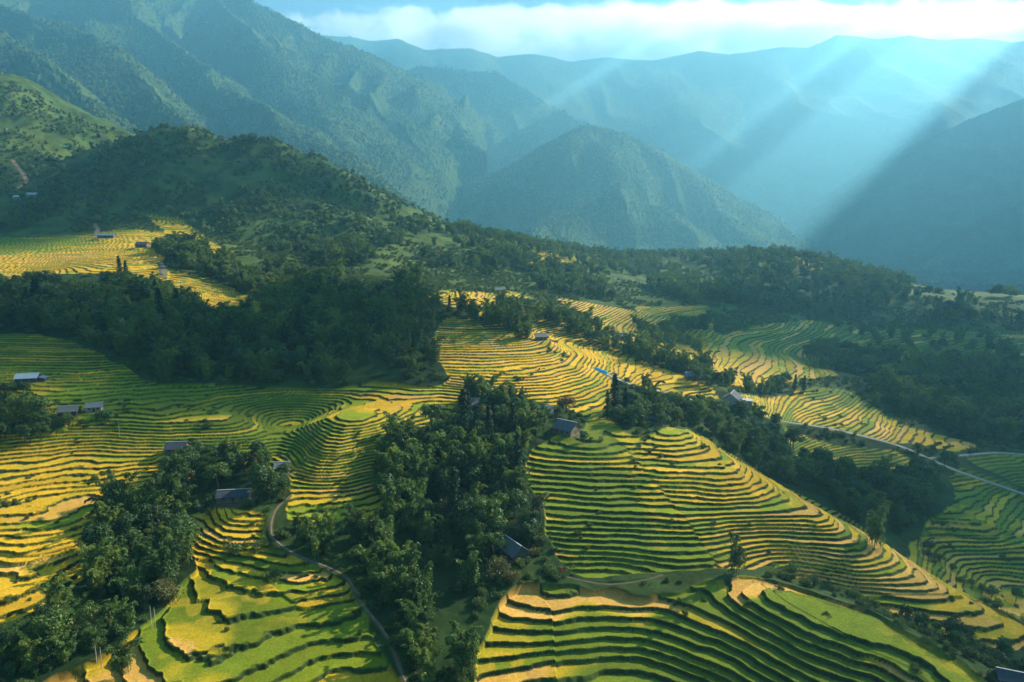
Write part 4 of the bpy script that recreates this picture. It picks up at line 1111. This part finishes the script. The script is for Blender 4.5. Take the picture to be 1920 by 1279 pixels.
def child(o, name, b, m):
    c = link(name, b.mesh(name, m), None, o); return c
def gable_roof(b, L, W, z, rise, over=.7, th=.14, x0=0, y0=0):
    l2, w2 = L/2+over*.8, W/2+over
    k = rise/(W/2); ze = z - over*k
    for s in (-1, 1):
        V = [(-l2+x0, y0, z+rise), (l2+x0, y0, z+rise), (l2+x0, y0+s*w2, ze), (-l2+x0, y0+s*w2, ze)]
        V += [(p[0], p[1], p[2]+th) for p in V]
        F = [(0,1,2,3), (4,7,6,5), (0,4,5,1), (1,5,6,2), (2,6,7,3), (3,7,4,0)]
        if s > 0: F = [f[::-1] for f in F]
        b.add(V, F)
HSC = .68
def house(h, pos):
    px, py, yaw, L, W, H, rise, roof, wall, lean, name, cat, label = h
    o = bpy.data.objects.new(name, None); C.objects.link(o)
    o.location = pos; o.rotation_euler = (0, 0, math.radians(yaw))
    o.scale = (HSC,)*3 if pos[1] < 300 else (.85,)*3
    o['label'] = label; o['category'] = cat
    if cat == 'house': o['group'] = 'farmhouses of the valley'
    b = Build(); l, w = L/2, W/2                                   # walls with gable ends
    V = [(-l,-w,0),(l,-w,0),(l,w,0),(-l,w,0),(-l,-w,H),(l,-w,H),(l,w,H),(-l,w,H),(-l,0,H+rise-.02),(l,0,H+rise-.02)]
    b.add(V, [(0,1,5,4),(2,3,7,6),(1,2,6,9,5),(3,0,4,8,7)])
    child(o, 'wall', b, WALLS[wall])
    b = Build(); b.box(-l-.25, l+.25, -w-.25, w+.25, -1.2, .12); child(o, 'footing', b, M_STONE)
    b = Build(); gable_roof(b, L, W, H+.04, rise); r_ = child(o, 'roof', b, ROOFS[roof])
    b = Build(); b.box(-l-.6, l+.6, -.16, .16, H+rise+.16, H+rise+.28); child(r_, 'ridge_cap', b, M_RIDGE)
    d = Build(); d.box(-.5, .5, -w-.06, -w+.05, .13, 2.05); child(o, 'door', d, M_DOOR)
    for sx in (-1, 1):
        f = Build(); f.box(sx*l*.58-.55, sx*l*.58+.55, -w-.05, -w+.05, .95, 1.85); fo = child(o, 'window', f, M_FRAME)
        g = Build(); g.box(sx*l*.58-.43, sx*l*.58+.43, -w-.075, -w-.052, 1.05, 1.75); child(fo, 'pane', g, M_GLASS)
    e = Build(); e.box(l-.05, l+.06, -.5, .5, .13, 2.0); child(o, 'door', e, M_DOOR)
    f = Build(); f.box(l-.05, l+.05, w*.5-.45, w*.5+.45, .95, 1.8); fo = child(o, 'window', f, M_FRAME)
    g = Build(); g.box(l+.052, l+.075, w*.5-.34, w*.5+.34, 1.05, 1.7); child(fo, 'pane', g, M_GLASS)
    p = Build()
    for sx in (-1, -.33, .33, 1):
        p.box(sx*l-.08, sx*l+.08, -w-.52, -w-.38, -.2, H-.5*rise/(W/2)+.0)
    child(o, 'porch_post', p, M_FRAME)
    if lean:
        b = Build(); s = lean
        x0 = s*(l+.62); x1 = s*(l+3.6)
        V = [(x0,-w*.8,H-.2),(x0,w*.8,H-.2),(x1,w*.85,H-1.0),(x1,-w*.85,H-1.0)]
        V += [(q[0], q[1], q[2]+.12) for q in V]
        F = [(0,1,2,3),(4,7,6,5),(0,4,5,1),(1,5,6,2),(2,6,7,3),(3,7,4,0)]
        b.add(V, F if s < 0 else [f[::-1] for f in F]); child(o, 'lean_to_roof', b, ROOFS['grey' if roof != 'white' else 'blue'])
        b = Build(); b.box(min(s*(l+.02), s*(l+3.2)), max(s*(l+.02), s*(l+3.2)), -w*.7, w*.7, -.5, H-1.15); child(o, 'lean_to_wall', b, WALLS['dark'])
    return o

def tag(o, label, cat, group=None):
    o['label'] = label; o['category'] = cat
    if group: o['group'] = group
    return o
def ground_at(px, py):
    x, y, _ = at(px, min(py, 1335)); return x, y, float(ground(np.array([x]), np.array([y]))[0])

def build_houses():
    for h, p in zip(HOUSES, PADH): house(h, p)
    # concrete outbuilding beside the gabled farmhouse
    o = bpy.data.objects.new('outbuilding', None); C.objects.link(o); o.location = (ox, oy, oz); o.rotation_euler = (0, 0, math.radians(-12))
    tag(o, 'small flat roofed concrete outbuilding right of the gabled farmhouse', 'outbuilding')
    b = Build(); b.box(-2, 2, -1.6, 1.6, -.8, 2.5); child(o, 'wall', b, WALLS['grey'])
    b = Build(); b.box(-2.25, 2.25, -1.85, 1.85, 2.502, 2.66); child(o, 'roof', b, ROOFS['white'])
    b = Build(); b.box(.4, 1.3, -1.66, -1.55, .05, 1.95); child(o, 'door', b, M_DOOR)
    # ways
    conc = plain_material('pale_concrete', (.23, .225, .21), .85, .3, .6); dirt = plain_material('trodden_earth', (.15, .115, .075), .95, .3, .8); red = plain_material('red_earth', (.30, .17, .10), .95, .3, .5)
    for k, (ln, hw) in WAYW.items():
        d = np.gradient(ln[:, :2], axis=0); d /= np.linalg.norm(d, axis=1)[:, None]+1e-9
        nrm = np.stack([-d[:, 1], d[:, 0]], 1)
        rag = 0 if 'road' in k else .25
        wob = 1+rag*fbm(np.arange(len(ln))*.35, np.zeros(len(ln)), 3, 70)
        cols = []
        for q in (-1, -.33, .33, 1):
            cols.append(np.concatenate([ln[:, :2]+nrm*(hw*q*wob)[:, None], ln[:, 2:]+(-.02 if abs(q) == 1 else .03)], 1))
        me = grid_mesh(k.split('.')[0], np.stack(cols[::-1], 1))
        struct(k.split('.')[0], me, conc if 'road' in k else (red if 'hill' in k else dirt))
    # a sheet of blue plastic along the road
    x0, y0, z0 = ground_at(1119, 691); x1, y1, z1 = ground_at(1142, 701)
    t = np.linspace(0, 1, 26)[:, None]; s = np.linspace(0, 1, 7)[None]
    L = math.hypot(x1-x0, y1-y0); nx, ny = -(y1-y0)/L, (x1-x0)/L
    X = x0+(x1-x0)*t+nx*(s*1.0-2.5); Y = y0+(y1-y0)*t+ny*(s*1.0-2.5)
    Z = np.maximum(ground(X.ravel(), Y.ravel()).reshape(X.shape), z0+(z1-z0)*t) + .25+.75*s+.07*fbm(X/.8, Y/.8, 2, 66)
    me = grid_mesh('blue_tarpaulin', np.stack([X, Y, Z], -1)); o = link('blue_tarpaulin', me, plain_material('blue_plastic', (.02, .38, .62), .35, .1))
    so = o.modifiers.new('thickness', 'SOLIDIFY'); so.thickness = .04
    tag(o, 'strip of bright blue plastic sheet beside the pale road at centre', 'tarpaulin')
    # poles
    wood = plain_material('bare_pole', (.38, .35, .30), .8)
    for px, py, H, lab in ((224,816,4.2,'thin pale pole standing in the fields left of centre'), (284,1172,4.6,'left of two thin bare poles at the top of the lower left field'), (291,1168,4.0,'right of two thin bare poles at the top of the lower left field'),
                           (181,1240,3.2,'shorter of two bare poles at the edge of the bottom left field'), (190,1242,4.2,'taller of two bare poles at the edge of the bottom left field')):
        x, y, z = ground_at(px, py)
        b = Build(); b.tube([(0, 0, -.5), (.04, 0, H*.5), (.0, .06, H)], [.07, .06, .04], 6)
        o = link('wooden_pole', b.mesh('wooden_pole', wood)); o.location = (x, y, z); tag(o, lab, 'pole')
    # red cloth on a stake by the terrace path
    x, y, z = ground_at(1052, 1080)
    o = bpy.data.objects.new('hanging_cloth', None); C.objects.link(o); o.location = (x, y, z); tag(o, 'small red cloth hanging at the left end of the stone path', 'cloth')
    b = Build(); b.tube([(0, 0, -.3), (0, .02, 1.7)], [.035, .025], 5); child(o, 'stake', b, wood)
    t = np.linspace(0, 1, 9)[:, None]; s = np.linspace(-.35, .35, 7)[None]
    V = np.stack([s*(1-.25*t)+.06+0*t, .08*np.sin(s*14+t*3)-.08*t, 1.65-.95*t+0*s], -1)
    c = link('cloth', grid_mesh('cloth', V), plain_material('red_cloth', (.55, .05, .035), .8), o); c.modifiers.new('thickness', 'SOLIDIFY').thickness = .02
    # pale blue drums by the long shed
    blue = plain_material('pale_blue_plastic', (.35, .52, .62), .4)
    for px, py, lab in ((373,953,'left of two pale blue drums in front of the long dark shed'), (392,947,'right of two pale blue drums in front of the long dark shed')):
        x, y, z = ground_at(px, py)
        o = bpy.data.objects.new('water_drum', None); C.objects.link(o); o.location = (x, y, z); tag(o, lab, 'drum', 'pale blue drums')
        b = Build(); b.tube([(0, 0, -.1), (0, 0, .05), (0, 0, .3), (0, 0, .34), (0, 0, .38), (0, 0, .75), (0, 0, .79), (0, 0, .83), (0, 0, 1.08)], [.36, .4, .41, .44, .41, .41, .44, .41, .37], 14); child(o, 'barrel', b, blue)
        b = Build(); b.tube([(0, 0, 1.09), (0, 0, 1.14)], [.39, .38], 14); child(o, 'lid', b, M_RIDGE)

# ------------------------------------------------------------------ clouds and haze
CLOUD_Z = 1760.0
HAZE_TOP = 1620.0
def to_cloud(p, z=CLOUD_Z):
    """the point of the cloud layer that stands between a point of the valley and the sun"""
    k = (z-p[2])/SUN[2]
    return (p[0]+SUN[0]*k, p[1]+SUN[1]*k)
Q0 = to_cloud((0, 0, 0))
def shade_cloud_material():
    m, n, l, out = mat('shade_cloud_white')
    d = n.new('ShaderNodeBsdfDiffuse'); d.inputs[0].default_value = (.85, .85, .86, 1)
    t = n.new('ShaderNodeBsdfTranslucent'); t.inputs[0].default_value = (.8, .82, .85, 1)
    x = n.new('ShaderNodeMixShader'); x.inputs[0].default_value = .06
    l.new(d.outputs[0], x.inputs[1]); l.new(t.outputs[0], x.inputs[2]); l.new(x.outputs[0], out.inputs[0])
    return m
SHADE_CLOUD_MAT = shade_cloud_material()

def shade_cloud_mesh(polys, gs, seed, thick=130.0, ragged=1.0, soft=5):
    """an unseen shadow caster: lumpy top over a plan outline"""
    P = np.concatenate([np.array(p) for p in polys])
    x0, y0 = P.min(0)-8*gs; x1, y1 = P.max(0)+8*gs
    X, Y = np.meshgrid(np.arange(x0, x1, gs), np.arange(y0, y1, gs))
    m = np.zeros(X.shape)
    for p in polys: m[in_poly(X, Y, p)] = 1
    m = blur(m, soft)
    m = m + ragged*(.22*fbm(X/(gs*9), Y/(gs*9), 3, seed) + .12*fbm(X/(gs*3), Y/(gs*3), 2, seed+1))
    t = np.sqrt(np.clip((m-.5)/.5, 0, 1))
    lump = .6+.5*np.abs(fbm(X/(gs*6), Y/(gs*6), 4, seed+2))*2
    top = CLOUD_Z + thick*t*lump; bot = CLOUD_Z - thick*.17*t*lump
    R, K = X.shape
    keep = (t > 0)
    cellk = keep[:-1, :-1] | keep[1:, :-1] | keep[:-1, 1:] | keep[1:, 1:]
    idx = np.arange(R*K).reshape(R, K)
    a, b, c, d = idx[:-1, :-1][cellk], idx[:-1, 1:][cellk], idx[1:, 1:][cellk], idx[1:, :-1][cellk]
    up = np.stack([a, b, c, d], -1); dn = np.stack([d, c, b, a], -1) + R*K
    V = np.concatenate([np.stack([X, Y, top], -1).reshape(-1, 3), np.stack([X, Y, bot-.5], -1).reshape(-1, 3)])
    F = np.concatenate([up, dn])
    used = np.unique(F); remap = np.full(len(V), -1); remap[used] = np.arange(len(used))
    me = bpy.data.meshes.new('shade_cloud')
    V = V[used]; F = remap[F]
    me.vertices.add(len(V)); me.loops.add(F.size); me.polygons.add(len(F))
    me.vertices.foreach_set('co', V.reshape(-1).astype(np.float32))
    me.loops.foreach_set('vertex_index', F.reshape(-1).astype(np.int32))
    me.polygons.foreach_set('loop_start', np.arange(0, F.size, 4, dtype=np.int32))
    me.polygons.foreach_set('loop_total', np.full(len(F), 4, dtype=np.int32))
    me.polygons.foreach_set('use_smooth', np.ones(len(F), bool))
    me.update(calc_edges=True)
    o = link('shade_cloud', me, SHADE_CLOUD_MAT); o['kind'] = 'stuff'
    return o
SHADE = [  # ground patches, each shaded by an added cloud out of view
 [(-300,590),(60,596),(330,598),(560,556),(700,542),(812,568),(800,640),(812,690),(705,708),(628,738),(560,795),(430,775),(300,792),(180,805),(122,762),(92,722),(-300,690)],
 [(-250,330),(60,300),(180,318),(240,285),(300,262),(350,248),(480,272),(640,332),(735,392),(690,405),(580,385),(470,350),(400,360),(330,400),(260,405),(150,440),(60,460),(-250,470)],
 [(1200,590),(1330,550),(1450,540),(1600,560),(2200,605),(2300,1150),(1960,1165),(1800,1095),(1700,1040),(1600,985),(1500,935),(1430,870),(1450,815),(1700,855),(1840,865),(1860,825),(1700,770),(1600,735),(1590,690),(1480,690),(1340,655),(1225,640)],
 [(1620,1160),(1760,1125),(1990,1200),(1990,1350),(1720,1360),(1640,1250)],
]
def fan(a0, a1, r0, r1):
    A = np.radians(np.linspace(a0, a1, 12))
    return [(Q0[0]+r1*math.sin(a), Q0[1]+r1*math.cos(a)) for a in A] + [(Q0[0]+r0*math.sin(a), Q0[1]+r0*math.cos(a)) for a in A[::-1]]
def build_clouds():
    for k, pl in enumerate(SHADE):
        shade_cloud_mesh([[to_cloud(at(px, min(py, 1340))) for px, py in pl]], 6.0, 900+10*k, 22, .35, 2)
    for a0, a1, r0, r1, g, seed, rag, soft in (  # unseen clouds shaped to cut the sunlit haze into shafts
        (27.5, 78, 1250, 4000, 60, 960, .9, 5), (24.6, 29, 1400, 4000, 40, 965, 1.9, 6),          # added to shade the mountain on the right
        (11.2, 13.6, 2500, 3500, 34, 972, 1.7, 6), (-3, 4, 2600, 3150, 50, 985, 1.5, 5), (3.5, 7.5, 2750, 3500, 40, 975, 1.5, 5),  # narrow ones added to streak the lit haze
        (-9, 8, 2850, 4300, 60, 970, 1.2, 4), (8, 26, 3400, 4300, 50, 980, 1.2, 4),                # added to darken the air before the far range
        (-31, -12, 3350, 4400, 60, 990, 1., 3)):
        shade_cloud_mesh([fan(a0, a1, r0, r1)], g, seed, 140, rag, soft)
    # the bank of cumulus lying on the high range, a real cloud of droplets
    me = bpy.data.meshes.new('cloud_bank')
    import bmesh
    bm = bmesh.new(); bmesh.ops.create_cube(bm, size=1.0); bm.to_mesh(me); bm.free()
    o = bpy.data.objects.new('cloud_bank', me); C.objects.link(o)
    x0, x1, y0, y1, z0, z1 = -4000, 10500, 6250, 9700, HAZE_TOP+4, 3400
    o.location = ((x0+x1)/2, (y0+y1)/2, (z0+z1)/2); o.scale = (x1-x0, y1-y0, z1-z0)
    o['kind'] = 'stuff'
    m, n, l, out = mat('cloud_droplets')
    g = n.new('ShaderNodeNewGeometry')
    big = noise_tex(n, l, g.outputs['Position'], 0.0019, 6, .62)
    big.inputs['Distortion'].default_value = .3
    sep = n.new('ShaderNodeSeparateXYZ'); l.new(g.outputs['Position'], sep.inputs[0])
    def mapr(src, a, b, c, d):
        r = n.new('ShaderNodeMapRange'); r.inputs[1].default_value = a; r.inputs[2].default_value = b
        r.inputs[3].default_value = c; r.inputs[4].default_value = d; l.new(src, r.inputs[0]); return r.outputs[0]
    def math_(op, a, b):
        r = n.new('ShaderNodeMath'); r.operation = op
        for k, s in enumerate((a, b)):
            if isinstance(s, (int, float)): r.inputs[k].default_value = s
            else: l.new(s, r.inputs[k])
        return r.outputs[0]
    # thinner to the west, ragged base, solid above
    thr = math_('ADD', mapr(sep.outputs[0], -3000, 900, .14, .0), mapr(sep.outputs[2], z0, z0+90, .10, .0))
    # the near flank of the bank rises away from the valley
    rise = math_('SUBTRACT', sep.outputs[2], mapr(sep.outputs[1], y0, 9000, 1700, 2600))
    thr = math_('ADD', thr, mapr(rise, -60, 160, 0, .30))
    edge = math_('ADD', thr, .45)
    dens = mapr(math_('SUBTRACT', big.outputs[0], edge), 0, .12, 0, .0045)
    pv = n.new('ShaderNodeVolumePrincipled')
    pv.inputs['Color'].default_value = (.93, .94, .96, 1); pv.inputs['Anisotropy'].default_value = .5
    l.new(dens, pv.inputs['Density']); l.new(pv.outputs[0], out.inputs['Volume'])
    m.cycles.volume_step_rate = .12 if hasattr(m.cycles, 'volume_step_rate') else 1
    me.materials.append(m)

HAZE_DENSITY = 2.1e-4
def build_haze():
    import bmesh
    me = bpy.data.meshes.new('haze')
    bm = bmesh.new(); bmesh.ops.create_cube(bm, size=1.0); bm.to_mesh(me); bm.free()
    o = bpy.data.objects.new('haze', me); C.objects.link(o)
    z0, z1 = -185.0, HAZE_TOP
    o.location = (0, 1500, (z0+z1)/2); o.scale = (20000, 20000, z1-z0)
    o['kind'] = 'stuff'
    m, n, l, out = mat('valley_air')
    pv = n.new('ShaderNodeVolumePrincipled')
    pv.inputs['Color'].default_value = (.24, .62, .83, 1)
    pv.inputs['Anisotropy'].default_value = .5
    pv.inputs['Density'].default_value = HAZE_DENSITY
    l.new(pv.outputs[0], out.inputs['Volume'])
    me.materials.append(m)

QUALITY = 1.0
build_terrain()
build_far()
build_plants()
build_houses()
build_clouds()
build_haze()
